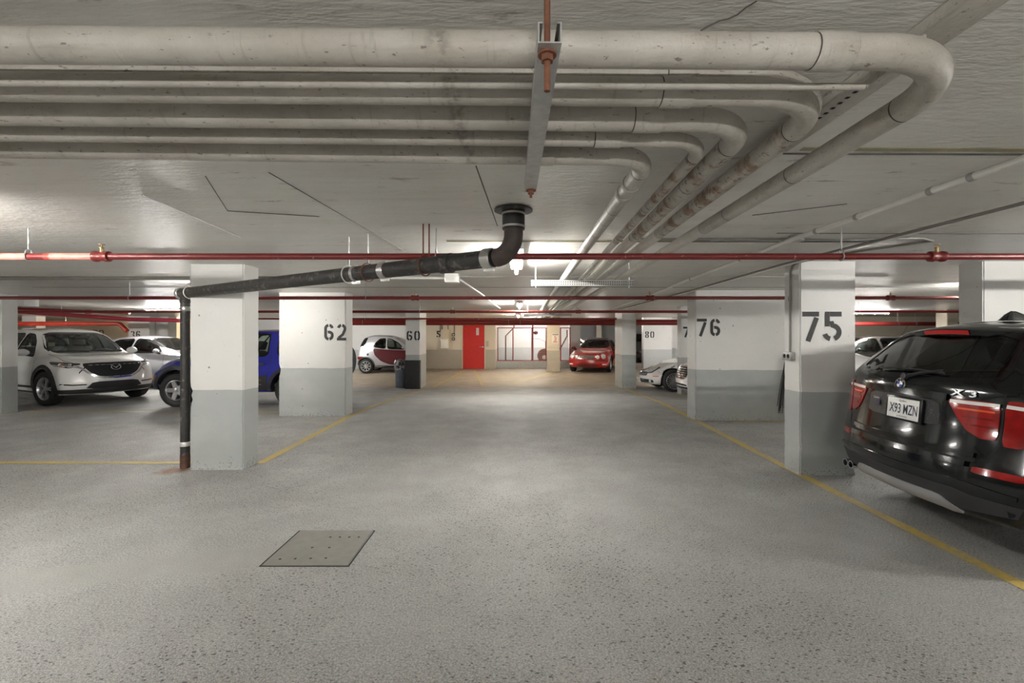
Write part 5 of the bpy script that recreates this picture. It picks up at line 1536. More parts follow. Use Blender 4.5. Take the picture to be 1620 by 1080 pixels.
def big_pipes():
    zs = EYE
    # (label, zc above eye, radius, Y at x=-2, Y at bend, X after bend, X at y=5.5, bend radius)
    spec = [
        ('thick pale pipe nearest the camera, outermost of the bent bundle', .648, .038, 1.035, 1.075, 1.095, 1.17, .27, 0),
        ('shadowed pipe tucked above the thin rod, second of the bent bundle', .728, .034, 1.285, 1.325, .975, 1.055, .36, 0),
        ('pale pipe bending third from the outside of the bundle', .646, .036, 1.205, 1.25, .862, .945, .23, 1),
        ('pipe with rusty patches bending fourth from the outside', .647, .037, 1.335, 1.405, .715, .835, .20, 1),
        ('thin rusting pipe bending fifth from the outside', .634, .024, 1.45, 1.52, .622, .715, .15, 1),
        ('innermost pipe of the bent bundle with the tightest elbow', .646, .036, 1.575, 1.685, .478, .52, .16, 0)]
    dark = mat('pipe_joint_shadow_gap', (.05, .045, .04), .8)
    for i, (lab, zc, r, ya, yb, xa, xb, R, rusty) in enumerate(spec):
        z = zs + zc
        p0 = Vector((-3.4, ya - .02, z)); cor = Vector((xa, yb, z)); pm = Vector((xb, 5.5, z)); p1 = Vector((xb + .16, 19.2, z))
        pts, a, b = bend_path(p0, cor, pm, R, 16)
        t = thing('insulated_pipe', lab, 'pipe', (0, 0, 0), 0, 'bent pipe bundle under the ceiling')
        d0 = (cor - p0).normalized(); d1 = (pm - cor).normalized()
        bm = bmesh.new(); tube(bm, pts[:-1], r, 28, cap=False); obj('cross_run', bm, PIPE_M, t)
        bm = bmesh.new(); tube(bm, [b, b + d1 * .5, b + d1 * 1.5], r * .97, 26, cap=False); obj('near_run', bm, PIPE_RUST if rusty else PIPE_M, t)
        bm = bmesh.new(); tube(bm, [b + d1 * 1.5, pm, p1], r * .97, 22, cap=False); obj('long_run', bm, mat('painted_pipe_clean', (.58, .56, .51), .5, var=.08, bump=.15), t)
        sl = [(a - d0 * (.12 + (.05 * i) % .13), d0, .085)]
        if i == 5: sl += [(b + d1 * .17, d1, .05), (b + d1 * .30, d1, .06)]
        for p, d, ln in sl:
            bm = bmesh.new(); ring_sleeve(bm, p, d, r + .0035, ln); obj('pipe_sleeve', bm, PIPE_M, t)
            bm = bmesh.new(); lathe(bm, [(-ln / 2 - .003, r + .0008), (-ln / 2, r + .0008)], p, d, 28, cap=False); obj('joint_line', bm, dark, t)
        for q, d in [(b + d1 * .004, d1)] + [(b + d1 * (s_ + .06 * i), d1) for s_ in ((.25, .48, .80, 1.2) if i in (3, 4, 5) else (.55, 1.15))] + [(b + d1 * (s_ + .05 * i), d1) for s_ in (2.3, 3.1)] + [(pm + (p1 - pm) * u_, (p1 - pm).normalized()) for u_ in (.06 + .01 * i, .18, .32)]:
            bm = bmesh.new(); lathe(bm, [(-.0025, r * .97 + .0012), (.0025, r * .97 + .0012)], q, d, 26, cap=False); obj('joint_line', bm, dark, t)
    # thin rod between second and third
    t = thing('support_rod', 'thin painted rod running under the bent pipes', 'rod')
    bm = bmesh.new(); tube(bm, [(-3.4, 1.128, zs + .618), (.86, 1.165, zs + .618)], .0085, 12); obj('rod', bm, PIPE_M, t)
    # ceiling strip the rod ends on
    t = thing('ceiling_rail', 'painted perforated rail fixed to the ceiling behind the outer elbow', 'rail')
    bm = bmesh.new(); box(bm, 1.02, 1.12, .55, 1.95, CEIL - .028, CEIL - .002, .004); obj('rail_web', bm, PIPE_M, t)
    bm = bmesh.new(); box(bm, 1.013, 1.0195, .55, 1.95, CEIL - .034, CEIL - .002); obj('rail_flange', bm, PIPE_M, t)
    for k in range(18):
        bm = bmesh.new(); box(bm, 1.05, 1.062, 1.25 + .035 * k, 1.262 + .035 * k, CEIL - .0295, CEIL - .0275); obj('rail_slot', bm, SEAM, t)
    bm = bmesh.new(); tube(bm, [(.86, 1.165, zs + .618), (1.03, 1.19, CEIL - .03)], .008, 8); obj('rail_link', bm, PIPE_M, t)

def channel(bm, p0, p1, wd, h, th=.003, up=1):
    """open-top U channel between two points"""
    p0, p1 = Vector(p0), Vector(p1); d = (p1 - p0).normalized(); n = Vector((-d.y, d.x, 0)); u = Vector((0, 0, 1))
    sec = [(-wd / 2, 0), (wd / 2, 0), (wd / 2, h), (wd / 2 - .009, h), (wd / 2 - .009, h - th), (wd / 2 - th, h - th), (wd / 2 - th, th), (-wd / 2 + th, th), (-wd / 2 + th, h - th), (-wd / 2 + .009, h - th), (-wd / 2 + .009, h), (-wd / 2, h)]
    A = [bm.verts.new(p0 + n * a + u * b) for a, b in sec]; B = [bm.verts.new(p1 + n * a + u * b) for a, b in sec]
    for i in range(len(sec)): bm.faces.new((A[i], A[(i + 1) % len(sec)], B[(i + 1) % len(sec)], B[i]))
    bm.faces.new(A[::-1]); bm.faces.new(B)
    bmesh.ops.recalc_face_normals(bm, faces=bm.faces)

def hangers():
    z = EYE + .565
    t = thing('support_channel', 'grey steel channel hung under the pipes on rusty rods near the camera', 'channel', (.055, 1.38, z))
    bm = bmesh.new(); channel(bm, (.006, -.475, 0), (-.008, .47, 0), .046, .041); obj('channel', bm, GALV, t, smooth=False)
    bm = bmesh.new(); tube(bm, [(.003, -.44, -.075), (.003, -.44, CEIL - z - .001)], .0065, 10); obj('threaded_rod', bm, RUST, t)
    bm = bmesh.new(); tube(bm, [(-.006, .44, -.03), (-.006, .44, CEIL - z - .001)], .0055, 10); obj('threaded_rod', bm, RUST, t)
    for y, x in ((-.44, .003), (.44, -.006)):
        bm = bmesh.new(); lathe(bm, [(-.016, .013), (-.004, .013)], (x, y, 0), (0, 0, 1), 6); lathe(bm, [(-.004, .019), (0, .019)], (x, y, 0), (0, 0, 1), 18); obj('nut', bm, RUST, t)
    # perforated trapeze bars farther on
    def trapeze(label, y, x0, x1, zz):
        t = thing('support_channel', label, 'channel', ((x0 + x1) / 2, y, zz))
        L_ = x1 - x0; bm = bmesh.new(); h = .062; n = 46
        box(bm, -L_ / 2, L_ / 2, .0, .03, h - .003, h); box(bm, -L_ / 2, L_ / 2, .0, .03, 0, .003)
        # perforated face: two rows of square holes
        def strip(za, zb): box(bm, -L_ / 2, L_ / 2, -.003, .0, za, zb)
        rows = [(.010, .024), (.036, .050)]
        strip(0, .010); strip(.024, .036); strip(.050, h)
        for (a, b) in rows:
            for k in range(n + 1):
                xc = -L_ / 2 + L_ * k / n; w_ = L_ / n * .42
                box(bm, max(xc - w_ / 2, -L_ / 2), min(xc + w_ / 2, L_ / 2), -.003, 0, a, b)
        obj('perforated_channel', bm, mat('perforated_galvanised', (.46, .455, .44), .5, metal=.2, var=.1), t, smooth=False)
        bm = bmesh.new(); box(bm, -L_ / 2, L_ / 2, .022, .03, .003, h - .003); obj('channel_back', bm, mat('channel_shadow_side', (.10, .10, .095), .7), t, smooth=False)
        for x in (-L_ / 2 + .05, L_ / 2 - .05):
            bm = bmesh.new(); tube(bm, [(x, .012, -.02), (x, .012, CEIL - zz - .001)], .006, 8); obj('threaded_rod', bm, COND, t)
    trapeze('pale perforated bar under the pipes where they run down the aisle', 5.12, .14, 1.265, EYE + .540)
    trapeze('second perforated bar under the pipes farther down the aisle', 13.2, .16, 1.5, EYE + .540)

def red_pipes():
    def pipe(label, y, z, r, x0, x1, hang, coup, m=RED_PIPE, heads=(), bright=()):
        t = thing('sprinkler_pipe', label, 'pipe', (0, y, z))
        bm = bmesh.new(); tube(bm, [(x0, 0, 0), (x1, 0, 0)], r, 20); obj('pipe_run', bm, m, t)
        for (a, b) in bright:
            bm = bmesh.new(); tube(bm, [(a, 0, 0), (b, 0, 0)], r + .0015, 20); obj('faded_stretch', bm, mat('faded_red_paint', (.62, .26, .21), .45, var=.3, vscale=9, dark=(.50, .05, .03), dscale=5, dthr=.52), t)
        for x in hang:
            h = bmesh.new(); tube(h, [(x, 0, r + .03), (x, 0, CEIL - z - .001)], .005, 8); obj('hanger_rod', h, GALV, t)
            h = bmesh.new(); tube(h, [(x, (r + .006) * math.cos(a), (r + .006) * math.sin(a) + (.02 if math.sin(a) > .7 else 0)) for a in np.linspace(0, 2 * PI, 21)[:-1]], .005, 6, closed=True); obj('hanger_ring', h, GALV, t)
        for x in coup:
            c = bmesh.new(); lathe(c, [(-.06, r), (-.055, r + .014), (-.03, r + .016), (-.02, r + .010), (.02, r + .010), (.03, r + .016), (.055, r + .014), (.06, r)], (x, 0, 0), (1, 0, 0), 20); cp = obj('coupling', c, m, t)
            c = bmesh.new(); tube(c, [(x, 0, r), (x, 0, r + .035)], .012, 10); lathe(c, [(0, .014), (.008, .016), (.012, .008)], (x, 0, r + .035), (0, 0, 1), 12); lathe(c, [(0, .004), (.016, .004), (.017, .022), (.02, .022)], (x, 0, r + .045), (0, 0, 1), 12); obj('sprinkler_head', c, mat('brass_head', (.45, .33, .16), .35, metal=.7), cp)
    px = lambda x, D: (x - VX) / F * D
    y = 3.45; z = EYE + .580
    pipe('red sprinkler pipe crossing the whole picture nearest the camera', y, z, .024, -13.0, 14.0,
         [px(45, y), px(1331, y), px(-460, y), px(690, y), -9.5, 6.0, 9.5], [px(161, y), px(1482, y)], bright=[(px(-300, y), px(42, y)), (px(72, y), px(150, y))])
    y = 7.0
    pipe('second red sprinkler pipe crossing in front of pillar 62', y, EYE + .557, .026, -13.5, 12.5, [px(205, y), px(579, y), px(1330, y), -11, 9], [px(657, y), px(1028, y), px(1409, y)])
    y = 11.0
    pipe('third red sprinkler pipe crossing the aisle', y, EYE + .552, .030, -14.5, 14.5, [px(664, y), px(835, y), px(912, y), -8.5, 8], [px(716, y), px(915, y)])
    y = 14.25
    pipe('fourth red sprinkler pipe passing in front of pillar 60', y, EYE + .50, .028, -8.2, 3.0, [px(578, y), -1.2], [])
    y = 16.9
    pipe('thick dark red main pipe across the end of the aisle', y, EYE + .46, .105, -6.2, 6.6, [px(805, y), px(823, y), 3.9, -5.6], [], m=mat('main_red_pipe', (.24, .016, .014), .35, var=.1))
    # left bay
    y = 18.6
    t = thing('sprinkler_pipe', 'bright orange red main pipe with an elbow over the white crossover', 'pipe', (0, y, 0))
    pts, a, b = bend_path((-24, 0, EYE + .455), (-15.85, 0, EYE + .455), (-15.55, 0, EYE + .16), .25, 8)
    pts2, a, b = bend_path(pts[-1], (-15.5, 0, EYE + .10), (-15.0, 0, EYE + .10), .10, 6)
    bm = bmesh.new(); tube(bm, pts, .085, 20); obj('pipe_run', bm, RED_BRIGHT, t)
    for x in (-22, -18):
        bm = bmesh.new(); tube(bm, [(x, 0, EYE + .5), (x, 0, CEIL)], .008, 8); obj('hanger_rod', bm, GALV, t)
    t = thing('sprinkler_pipe', 'dull crimson pipe sloping over the white crossover roof', 'pipe')
    bm = bmesh.new(); tube(bm, [pix(20, 492, 15.0), pix(205, 505, 16.2), pix(298, 507, 16.8)], .07, 16); obj('pipe_run', bm, mat('crimson_pipe', (.33, .03, .055), .35, var=.15), t)
    for x in (pix(60, 0, 15.2).x,):
        bm = bmesh.new(); tube(bm, [(x, 15.25, EYE + .72), (x, 15.25, CEIL)], .008, 8); obj('hanger_rod', bm, GALV, t)
    t = thing('sprinkler_pipe', 'thin brown red pipe high in the left bay', 'pipe')
    bm = bmesh.new(); tube(bm, [pix(0, 487, 12.6), pix(100, 491, 12.7), pix(205, 495, 12.8)], .04, 14); obj('pipe_run', bm, RED_PIPE, t)
    bm = bmesh.new(); lathe(bm, [(-.08, .04), (-.07, .06), (.07, .06), (.08, .04)], pix(140, 493, 12.75), (1, 0, 0), 14); obj('coupling', bm, RED_PIPE, t)
    bm = bmesh.new(); q = pix(97, 491, 12.7); tube(bm, [q, (q.x, q.y, CEIL)], .007, 8); obj('hanger_rod', bm, GALV, t)
    # right bay
    y = 15.8
    pipe('red pipe in the right bay behind the black crossover', y, EYE + .385, .065, 9.6, 15.5, [px(1420, y), px(1448, y)], [])

def drain():
    t = thing('drain_pipe', 'black cast iron drain pipe slanting from the ceiling to the front left pillar', 'pipe')
    A = Vector((-.03, 2.92, 0)); zt = CEIL
    B = Vector((-.03, 2.92, EYE + .495)); E = Vector((-3.79, 5.30, EYE + .475))
    d = (E - B).normalized()
    pts, a, b = bend_path((A.x, A.y, CEIL - .10), B, E, .13, 10)
    r = .058
    bm = bmesh.new(); lathe(bm, [(0, .068), (.008, .12), (.016, .12), (.018, .07), (.05, .07)], (A.x, A.y, CEIL - .0), (0, 0, -1), 28); obj('ceiling_flange', bm, CAST, t)
    bm = bmesh.new(); lathe(bm, [(.02, .070), (.13, .070)], (A.x, A.y, CEIL), (0, 0, -1), 28); obj('rubber_sleeve', bm, RUBBER, t)
    for z in (.035, .115):
        bm = bmesh.new(); lathe(bm, [(z - .007, .071), (z - .006, .0735), (z + .006, .0735), (z + .007, .071)], (A.x, A.y, CEIL), (0, 0, -1), 28); obj('hose_clamp', bm, BAND, t)
    bm = bmesh.new(); tube(bm, pts[:-1], r * 1.02, 26); obj('elbow', bm, mat('rusty_cast_elbow', (.055, .040, .034), .6, var=.3, vscale=14, bump=.4, bscale=50), t)
    Ltot = (E - b).length
    bm = bmesh.new(); tube(bm, [b + d * .02, E + d * .10], r, 26); obj('slanting_run', bm, CAST, t)
    for s_, ln, m in ((.06, .07, BAND), (.42, .10, CAST), (1.03, .06, BAND), (1.36, .03, BAND), (Ltot + .06, .05, BAND)):
        bm = bmesh.new(); ring_sleeve(bm, b + d * s_, d, r + .009, ln); cl = obj('coupling_band' if m is not CAST else 'hub', bm, m, t)
        if m is BAND:
            for q in (-.02, .02):
                bm = bmesh.new(); p = b + d * (s_ + q); box(bm, -.018, .018, -.008, .008, -r - .024, -r - .006, 0, Matrix.Translation(p)); obj('clamp_screw', bm, BAND, cl)
    u, v = frame_of(d)
    for s_, twin in ((.62, 1), (1.22, 0), (1.45, 0), (Ltot - .16, 0)):
        p = b + d * s_
        bm = bmesh.new(); tube(bm, [p + (u * math.cos(a_) + Vector((0, 0, 1)) * math.sin(a_)) * (r + .012) for a_ in np.linspace(0, 2 * PI, 25)[:-1]], .005, 6, closed=True)
        hg = obj('hanger_loop', bm, RUST if s_ < 1.3 else COND, t)
        for dx in ((-.012, .03) if twin else (0,)):
            bm = bmesh.new(); tube(bm, [p + Vector((dx, 0, r + .01)), Vector((p.x + dx, p.y, CEIL))], .0055, 8); obj('hanger_rod', bm, RUST if twin else GALV, hg)
    # downpipe with rusty foot
    x, y = -3.775, 5.30
    bm = bmesh.new(); tube(bm, [(x, y, EYE + .47), (x, y, .13)], .048, 22); obj('downpipe', bm, CAST, t)
    bm = bmesh.new(); tube(bm, [(x, y, .15), (x, y, 0)], .050, 22); obj('pipe_foot', bm, mat('rusty_foot', (.09, .045, .028), .8, var=.4, vscale=25, bump=.4), t)
    for z, m in ((EYE + .30, BAND), (EYE + .39, CAST), (.27, COND)):
        bm = bmesh.new(); ring_sleeve(bm, (x, y, z), (0, 0, 1), .052, .05); obj('coupling_band', bm, m, t)

def conduits():
    t = thing('conduit', 'pale round conduit running along the ceiling right of the pipes', 'conduit')
    P = [Vector((2.135, -3.0, CEIL - .045)), Vector((2.135, 3.8, CEIL - .045)), Vector((2.45, 8.8, CEIL - .045)), Vector((2.7, 14, CEIL - .045))]
    bm = bmesh.new(); tube(bm, P, .0175, 14); obj('conduit_run', bm, COND, t)
    for y in (2.2, 2.42, 2.95, 3.35, 4.6, 6.2):
        x = 2.135 if y < 3.8 else 2.135 + (y - 3.8) * .063
        bm = bmesh.new(); ring_sleeve(bm, (x, y, CEIL - .045), (0, 1, 0), .021, .03); obj('conduit_coupling', bm, GALV, t)
    bm = bmesh.new(); lathe(bm, [(0, .055), (.04, .055), (.045, .045)], (2.20, 3.70, CEIL - .003), (0, 0, -1), 20); obj('junction_box', bm, GALV, t)
    t = thing('conduit', 'dark conduit along the ceiling at the far right', 'conduit')
    P = [Vector((3.06, -3.0, CEIL - .042)), Vector((2.88, 4.0, CEIL - .042)), Vector((2.84, 5.0, CEIL - .042)), Vector((2.94, 8.0, CEIL - .042)), Vector((2.99, 14.0, CEIL - .042))]
    bm = bmesh.new(); tube(bm, P, .0125, 10); obj('conduit_run', bm, COND, t)
    bm = bmesh.new(); tube(bm, [p + Vector((-.03, 0, .006)) for p in P], .011, 10); obj('conduit_run', bm, DARKCOND, t)
    # flexible whip to the box on pillar 75
    t = thing('conduit', 'thin conduit looping from the ceiling down the aisle side of pillar 75', 'conduit')
    P = [Vector((.9, 3.80, CEIL - .012)), Vector((2.17, 3.80, CEIL - .012)), Vector((2.62, 3.85, CEIL - .012)), Vector((2.95, 3.78, CEIL - .012)), Vector((3.25, 3.76, CEIL - .012)), Vector((3.42, 3.86, CEIL - .012)), Vector((3.36, 3.95, CEIL - .012)), Vector((3.20, 4.25, CEIL - .012)), Vector((3.02, 4.75, CEIL - .012)), Vector((2.995, 5.02, CEIL - .012)), Vector((2.994, 5.10, CEIL - .03)), Vector((2.994, 5.15, CEIL - .09)), Vector((2.994, 5.16, EYE - .19))]
    bm = bmesh.new(); tube(bm, P, .0105, 10); obj('conduit_run', bm, DARKCOND, t)
    bm = bmesh.new(); box(bm, 2.955, 3.008, 5.08, 5.24, EYE - .275, EYE - .185, .006); bx = obj('outlet_box', bm, GALV, t)
    for k in range(2):
        bm = bmesh.new(); lathe(bm, [(0, .024), (.003, .023)], (2.956, 5.125 + .07 * k, EYE - .23), (-1, 0, 0), 16); obj('socket', bm, SEAM, bx)
    bm = bmesh.new(); ring_sleeve(bm, (2.994, 5.16, EYE + .40), (0, 0, 1), .015, .05); obj('conduit_coupling', bm, DARKCOND, t)
    # left: grey pipe to a pale box, conduit away
    t = thing('conduit', 'grey ceiling pipe ending at a pale junction box left of the aisle', 'conduit')
    z = CEIL - .066
    bm = bmesh.new(); tube(bm, [(-9.5, 5.95, z), (-3.0, 5.95, z)], .024, 12); obj('conduit_run', bm, DARKCOND, t)
    bm = bmesh.new(); tube(bm, [(-3.0, 5.95, z), (-.92, 5.95, z)], .014, 12); obj('conduit_run', bm, COND, t)
    bm = bmesh.new(); box(bm, -.93, -.75, 5.88, 6.02, z - .06, z + .055, .012); obj('junction_box', bm, COND, t)
    bm = bmesh.new(); tube(bm, [(-.77, 6.0, z), (-.66, 8.0, z), (-.50, 12.6, z)], .016, 10); obj('conduit_run', bm, COND, t)
    # cable bundle hanging on wall pillar 76
    t = thing('hanging_cables', 'bundle of thin black cables hanging at the right end of pillar 76', 'cable', (4.62, 8.19, 0))
    for k in range(9):
        rr = random.Random(k); x = rr.uniform(-.05, .05); P = []
        for i in range(9):
            u = i / 8; P.append((.10 + x * .3 - (.22 + x) * u ** .6 * (.45 + .55 * ((k * 37) % 10) / 10), -.012 - .008 * (k % 3), 1.12 - u * (.98 - .04 * (k % 4)) + .06 * math.sin(PI * min(u * 4, 1))))
        P = [(.02, -.01, 1.10), (.00, -.02, 1.14)] + P if k % 2 else P
        bm = bmesh.new(); tube(bm, P, .0055, 6); obj('cable', bm, mat('black_cable', (.015, .015, .015), .6), t)
    bm = bmesh.new(); tube(bm, [(.10, .02, 1.10), (.10, -.04, 1.12), (.12, -.045, 1.16)], .008, 6); obj('cable_hook', bm, GALV, t)

def light(label, x, y, along='y', power=1.0, length=1.2, drop=0.0, col=(1.0, .975, .93)):
    t = thing('ceiling_light', label, 'light', (x, y, CEIL), 0 if along == 'y' else PI / 2, 'bare fluorescent battens')
    h = length / 2; d = drop
    bm = bmesh.new(); box(bm, -.065, .065, -h - .03, h + .03, -.055 - d, -.001 - d, .006); obj('housing', bm, WHITE_ENAMEL, t)
    m = mat('lit_tube_%d_%d' % (int(power * 100), int(col[2] * 100)), (.9, .9, .9), .4, emit=col, estr=TUBE_POWER * power)
    bm = bmesh.new(); tube(bm, [(0, -h + .02, -.095 - d), (0, h - .02, -.095 - d)], .016, 10); obj('tube', bm, m, t)
    for s_ in (1, -1):
        bm = bmesh.new(); box(bm, -.018, .018, s_ * h - .014, s_ * h + .014, -.115 - d, -.05 - d, .004); obj('lamp_holder', bm, WHITE_ENAMEL, t)
        if d > .02:
            bm = bmesh.new(); tube(bm, [(0, s_ * h * .7, -.005 - d), (0, s_ * h * .7, -.001)], .006, 8); obj('drop_rod', bm, GALV, t)

def lights():
    warm = (1.0, .86, .66)
    light('lit fluorescent batten over the middle of the aisle, nearest one in view', -.02, 4.62, power=.65)
    light('lit fluorescent batten farther down the aisle', .03, 11.4, power=1.3)
    light('lit fluorescent batten at the end of the aisle', 0.0, 17.8, power=1.1, col=warm)
    light('lit fluorescent batten over the left bay behind the front pillar', -10.3, 13.7, 'x', 1.6)
    light('lit fluorescent batten over the right bay behind pillar 75', 11.2, 14.9, 'x', 1.3)
    light('lit fluorescent batten over the cage', 0.8, 22.6, 'x')
    light('fluorescent batten above the bay left of the camera', -4.0, 2.3, 'x', drop=.12)
    light('fluorescent batten above the bay right of the camera', 5.2, 2.2, 'x', 1.4, drop=.08)
    light('unseen batten close behind the camera, hung low to light pipes and ceiling', 0.6, -1.8, 'x', .8, drop=.42)  # unseen; hung low so frontal light reaches the pipes and ceiling
    light('unseen batten behind the camera to the left, hung low to brighten the ceiling', -3.6, -1.9, 'x', 1.0, drop=.42)  # unseen, dropped well below the ceiling so more light falls on it
    light('unseen batten behind the camera to the right, hung low to brighten the ceiling', 4.2, -1.9, 'x', .5, drop=.42)  # unseen, lowered like its neighbours to brighten the ceiling
    light('added batten hidden behind the front left pillar to light the left bays', -4.5, 7.2, 'x', .55, 1.0)  # added fill lamp, kept out of sight behind the front left pillar
    light('fluorescent batten over the right bays beside pillar 76', 7.3, 6.9, 'x', 1.5)
    light('added batten out of frame to brighten the left bay and white crossover', -11.5, 5.6, 'x', 1.5, drop=.1)  # added outside the frame to lift the dark left bay
    light('fluorescent batten far to the left', -18.5, 15.0, 'x', 1.4)
    light('added batten hidden behind pillar 62 to light the bay of the microcar', -7.35, 17.0, 'x')  # added lamp, placed where the wide left pillar hides it
    light('fluorescent batten in the bay of the white roadster', 7.2, 17.5, 'x', 1.2)
    light('fluorescent batten beyond the red car', 4.2, 25.5, 'x')
    light('fluorescent batten at the far left wall', -17, 22.8, 'x', 1.8, col=warm)

# ------------------------------------------------------------------ things on floor and walls
def small_things():
    t = thing('floor_hatch', 'square steel inspection plate let into the floor', 'hatch', (-1.39, 3.31, 0))
    steel = mat('dusty_steel_plate', (.195, .187, .168), .6, metal=.1, var=.10, vscale=14, bump=.15)
    bm = bmesh.new(); box(bm, -.278, .278, -.27, .27, -.01, .007, .003); obj('plate', bm, steel, t)
    bm = bmesh.new()
    for a in ((-.292, .292, -.279, -.27), (.283, .292, -.279, .279), (-.292, .292, .27, .279), (-.292, -.283, -.279, .279)): box(bm, *a, -.01, .0025)
    obj('plate_gap', bm, SEAM, t, smooth=False)
    hb = None
    for (x, y) in [(-.20 + .10 * i, -.19 + .005 * i) for i in range(4)] + [(-.06, -.02), (.06, -.02)] + [(-.0 + .07 * i, .15) for i in range(4)]:
        if hb is None:
            b = bmesh.new(); lathe(b, [(0, .009), (.0012, .009)], (0, 0, .0068), (0, 0, 1), 10); o = obj('bolt_hole', b, SEAM, t); hb = o
        else:
            o = hb.copy(); COL.objects.link(o); o.parent = t
        o.location = (x, y, 0)
    # rubbish bin
    z = fz(14.9, -3.7)
    t = thing('rubbish_bin', 'blue grey rubbish bin with a bag over its rim beside pillar 60', 'bin', (-3.76, 14.95, z))
    bm = bmesh.new(); lathe(bm, [(0, .15), (.02, .16), (.72, .185), (.74, .195), (.74, .18), (.05, .15)], (0, 0, 0), (0, 0, 1), 24, cap=False); lathe(bm, [(0, .15), (.001, .001)], (0, 0, 0.001), (0, 0, 1), 24, cap=False); obj('tub', bm, mat('bin_grey', (.17, .20, .26), .5, var=.1), t)
    bm = bmesh.new(); lathe(bm, [(.58, .20), (.62, .197), (.70, .21), (.78, .205), (.86, .19), (.88, .16), (.80, .14), (.70, .13)], (0, 0, 0), (0, 0, 1), 26, cap=False)
    rr = random.Random(4)
    for v in bm.verts: v.co.x += rr.uniform(-.014, .014); v.co.y += rr.uniform(-.014, .014); v.co.z += rr.uniform(-.02, .02)
    obj('bin_bag', bm, mat('bin_bag_plastic', (.42, .42, .43), .25, dark=(.03, .03, .035), dscale=9, dthr=.5), t, angle=80)
    # electrical boxes on the far wall
    Y = 20.75
    t = thing('electrical_box', 'cream electrical boxes with conduits left of the red door', 'electrical box', (pix(704, 0, Y).x, Y, 1.25))
    cr = mat('box_cream', (.62, .54, .40), .45, var=.04); wh = mat('box_white', (.76, .74, .68), .4)
    bm = bmesh.new(); box(bm, -.16, .17, -.12, -.001, .08, .50, .006); obj('upper_cabinet', bm, cr, t)
    bm = bmesh.new(); box(bm, -.16, .17, -.16, -.001, -.33, .075, .006); obj('lower_cabinet', bm, wh, t)
    for x in (-.20, -.12, .14, .42):
        bm = bmesh.new(); tube(bm, [(x, -.03, .45 if x < .3 else .30), (x, -.03, CEIL - 1.25)], .014, 8); obj('conduit_run', bm, CAR_BLACK, t)
    for z0 in (.02, .20):
        bm = bmesh.new(); box(bm, .32, .44, -.07, -.001, z0, z0 + .13, .006); b_ = obj('switch_box', bm, CAR_BLACK, t)
        bm = bmesh.new(); box(bm, .35, .41, -.076, -.07, z0 + .04, z0 + .09); obj('switch_face', bm, wh, b_)
    bm = bmesh.new(); box(bm, -.215, -.165, -.08, -.001, .0, .12, .006); obj('side_switch', bm, wh, t)
    t = thing('intercom', 'small beige call panel right of the red door', 'panel', (pix(771, 0, Y).x, Y, 1.12))
    bm = bmesh.new(); box(bm, -.07, .07, -.03, -.001, -.13, .13, .008); obj('panel', bm, mat('panel_beige', (.48, .43, .33), .5), t)
    for k in range(3):
        bm = bmesh.new(); lathe(bm, [(0, .015), (.006, .014)], (0, -.03, -.06 + .06 * k), (0, -1, 0), 10); obj('button', bm, DARKCOND, t)
    # cage fence
    Yc = 21.4; px = lambda x: (x - VX) / F * Yc; pz = lambda y: EYE - (y - VY) / F * Yc
    t = thing('cage_fence', 'red steel framed wire mesh fence on a low kerb at the end of the aisle', 'fence', (0, Yc, 0))
    fr = mat('red_steel_frame', (.30, .03, .03), .4, var=.15)
    zb, zt = pz(570), pz(518.5)
    x0, x1 = px(787), px(902)
    for xx in (787.5, 811.5, 841.5, 864, 887, 901.5):
        bm = bmesh.new(); box(bm, px(xx) - .022, px(xx) + .022, -.022, .022, .3, zt, .003); obj('post', bm, fr, t)
    for z in (zb, zt):
        bm = bmesh.new(); box(bm, x0 - .02, x1 + .02, -.02, .02, z - .02, z + .02, .003); obj('rail', bm, fr, t)
    bm = bmesh.new()
    wires = []
    n = int((x1 - x0) / .085)
    for k in range(1, n): x = x0 + (x1 - x0) * k / n; box(bm, x - .003, x + .003, -.004, .0, zb, zt)
    n = int((zt - zb) / .085)
    for k in range(1, n): z = zb + (zt - zb) * k / n; box(bm, x0, x1, .0, .004, z - .003, z + .003)
    mm = obj('wire_mesh', bm, GALV, t, smooth=False); mm['kind'] = 'stuff'
    bm = bmesh.new(); box(bm, -1.02, 2.36, -.12, .15, 0, zb - .02, .01); obj('kerb', bm, mat('kerb_concrete', (.42, .44, .43), .6, var=.1), t)
    # behind the fence: service pipe, valve, reel
    t = thing('service_pipe', 'dark pipe with a sloping top behind the cage fence', 'pipe', (0, 22.0, 0))
    q = lambda x, y: ((x - VX) / F * 22.0, 0, EYE - (y - VY) / F * 22.0)
    bm = bmesh.new(); tube(bm, [(q(800, 0)[0], 0, 0), q(800, 531), q(813, 518), (q(814, 0)[0], 0, CEIL)], .03, 10); obj('pipe_run', bm, mat('dark_red_service', (.12, .04, .04), .5), t)
    t = thing('hose_reel', 'rust red hose reel standing behind the cage fence', 'hose reel', (q(862, 0)[0], 22.3, 0))
    bm = bmesh.new(); lathe(bm, [(-.12, .30), (-.11, .34), (.11, .34), (.12, .30)], (0, 0, .52), (0, -1, 0), 32); obj('reel', bm, mat('reel_red', (.30, .12, .10), .6, var=.2), t)
    bm = bmesh.new(); lathe(bm, [(.12, .10), (.14, .10), (.15, .03)], (-.02, 0, .45), (0, -1, 0), 20); obj('hub', bm, WHITE_ENAMEL, t)
    for s_ in (-1, 1):
        bm = bmesh.new(); box(bm, s_ * .22 - .03, s_ * .22 + .03, -.1, .1, 0, .30, .01); obj('leg', bm, CAR_BLACK, t)
    t = thing('valve_set', 'pinkish red valve with a branch pipe on a riser behind the fence', 'valve', (q(843, 0)[0], 22.1, 0))
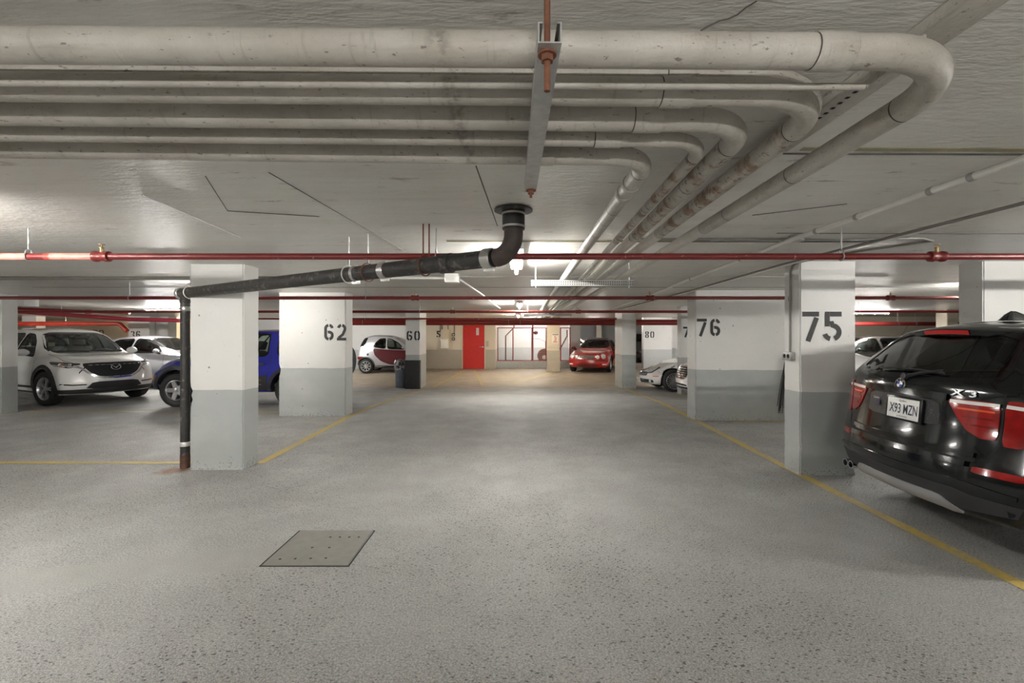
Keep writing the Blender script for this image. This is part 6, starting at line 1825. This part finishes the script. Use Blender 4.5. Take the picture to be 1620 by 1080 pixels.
    bm = bmesh.new(); tube(bm, [(0, 0, 0), (0, 0, CEIL)], .035, 12); obj('riser', bm, RED_PIPE, t)
    bm = bmesh.new(); lathe(bm, [(-.10, .05), (-.05, .09), (.05, .09), (.10, .05)], (.14, 0, 1.62), (1, 0, 0), 16); tube(bm, [(0, 0, 1.62), (.24, 0, 1.62)], .035, 10); obj('valve_body', bm, RED_PIPE, t)
    bm = bmesh.new(); tube(bm, [(.05, 0, 1.33), (.30, 0, 1.33), (.60, 0, 1.20), (.62, 0, .6)], .015, 8); tube(bm, [(0, 0, 1.33), (.06, 0, 1.33)], .015, 8); obj('branch_pipe', bm, DARKCOND, t)
    t = thing('handrail', 'sloping dark rail seen through the fence right of the cream pillar', 'rail', (q(888, 0)[0], 22.6, 0))
    bm = bmesh.new(); tube(bm, [(-.05, 0, 0), (-.05, 0, .75), (.33, 0, 1.45), (.33, 0, 1.75)], .035, 8); obj('rail_tube', bm, mat('dark_red_service', (.12, .04, .04), .5), t)
    t = thing('cable_tray', 'dark cable trays on brackets beyond pillar 36', 'cable tray', (-14.2, 22.5, 0))
    for k, z in enumerate((1.60, 1.86)):
        bm = bmesh.new(); box(bm, -.9, 2.2, -.12, .12, z, z + .09, .005); obj('tray', bm, mat('tray_brown', (.08, .06, .05), .6), t)
    for x in (-.5, .9):
        bm = bmesh.new(); box(bm, x - .04, x + .04, -.03, .03, 1.52, CEIL - .002, .004); obj('bracket', bm, mat('bracket_pale', (.5, .47, .42), .5), t)
    # pale soffit box at the left pillar
    t = thing('soffit_box', 'pale boxed bracket beside the left edge pillar top', 'bracket', (0, 0, 0))
    a = pix(30, 476, 9.6); b = pix(46, 484, 9.6)
    bm = bmesh.new(); box(bm, a.x, b.x, 9.5, 9.8, b.z, CEIL - .001, .005); obj('box', bm, WHITE_ENAMEL, t)
# ------------------------------------------------------------------ build
floor()
walls()
pillars()
lights()
big_pipes()
hangers()
red_pipes()
drain()
conduits()
black_suv()
white_suv()
blue_suv()
silver_saloon()
micro_car()
red_coupe()
white_roadster()
white_saloon()
far_cars()
small_things()
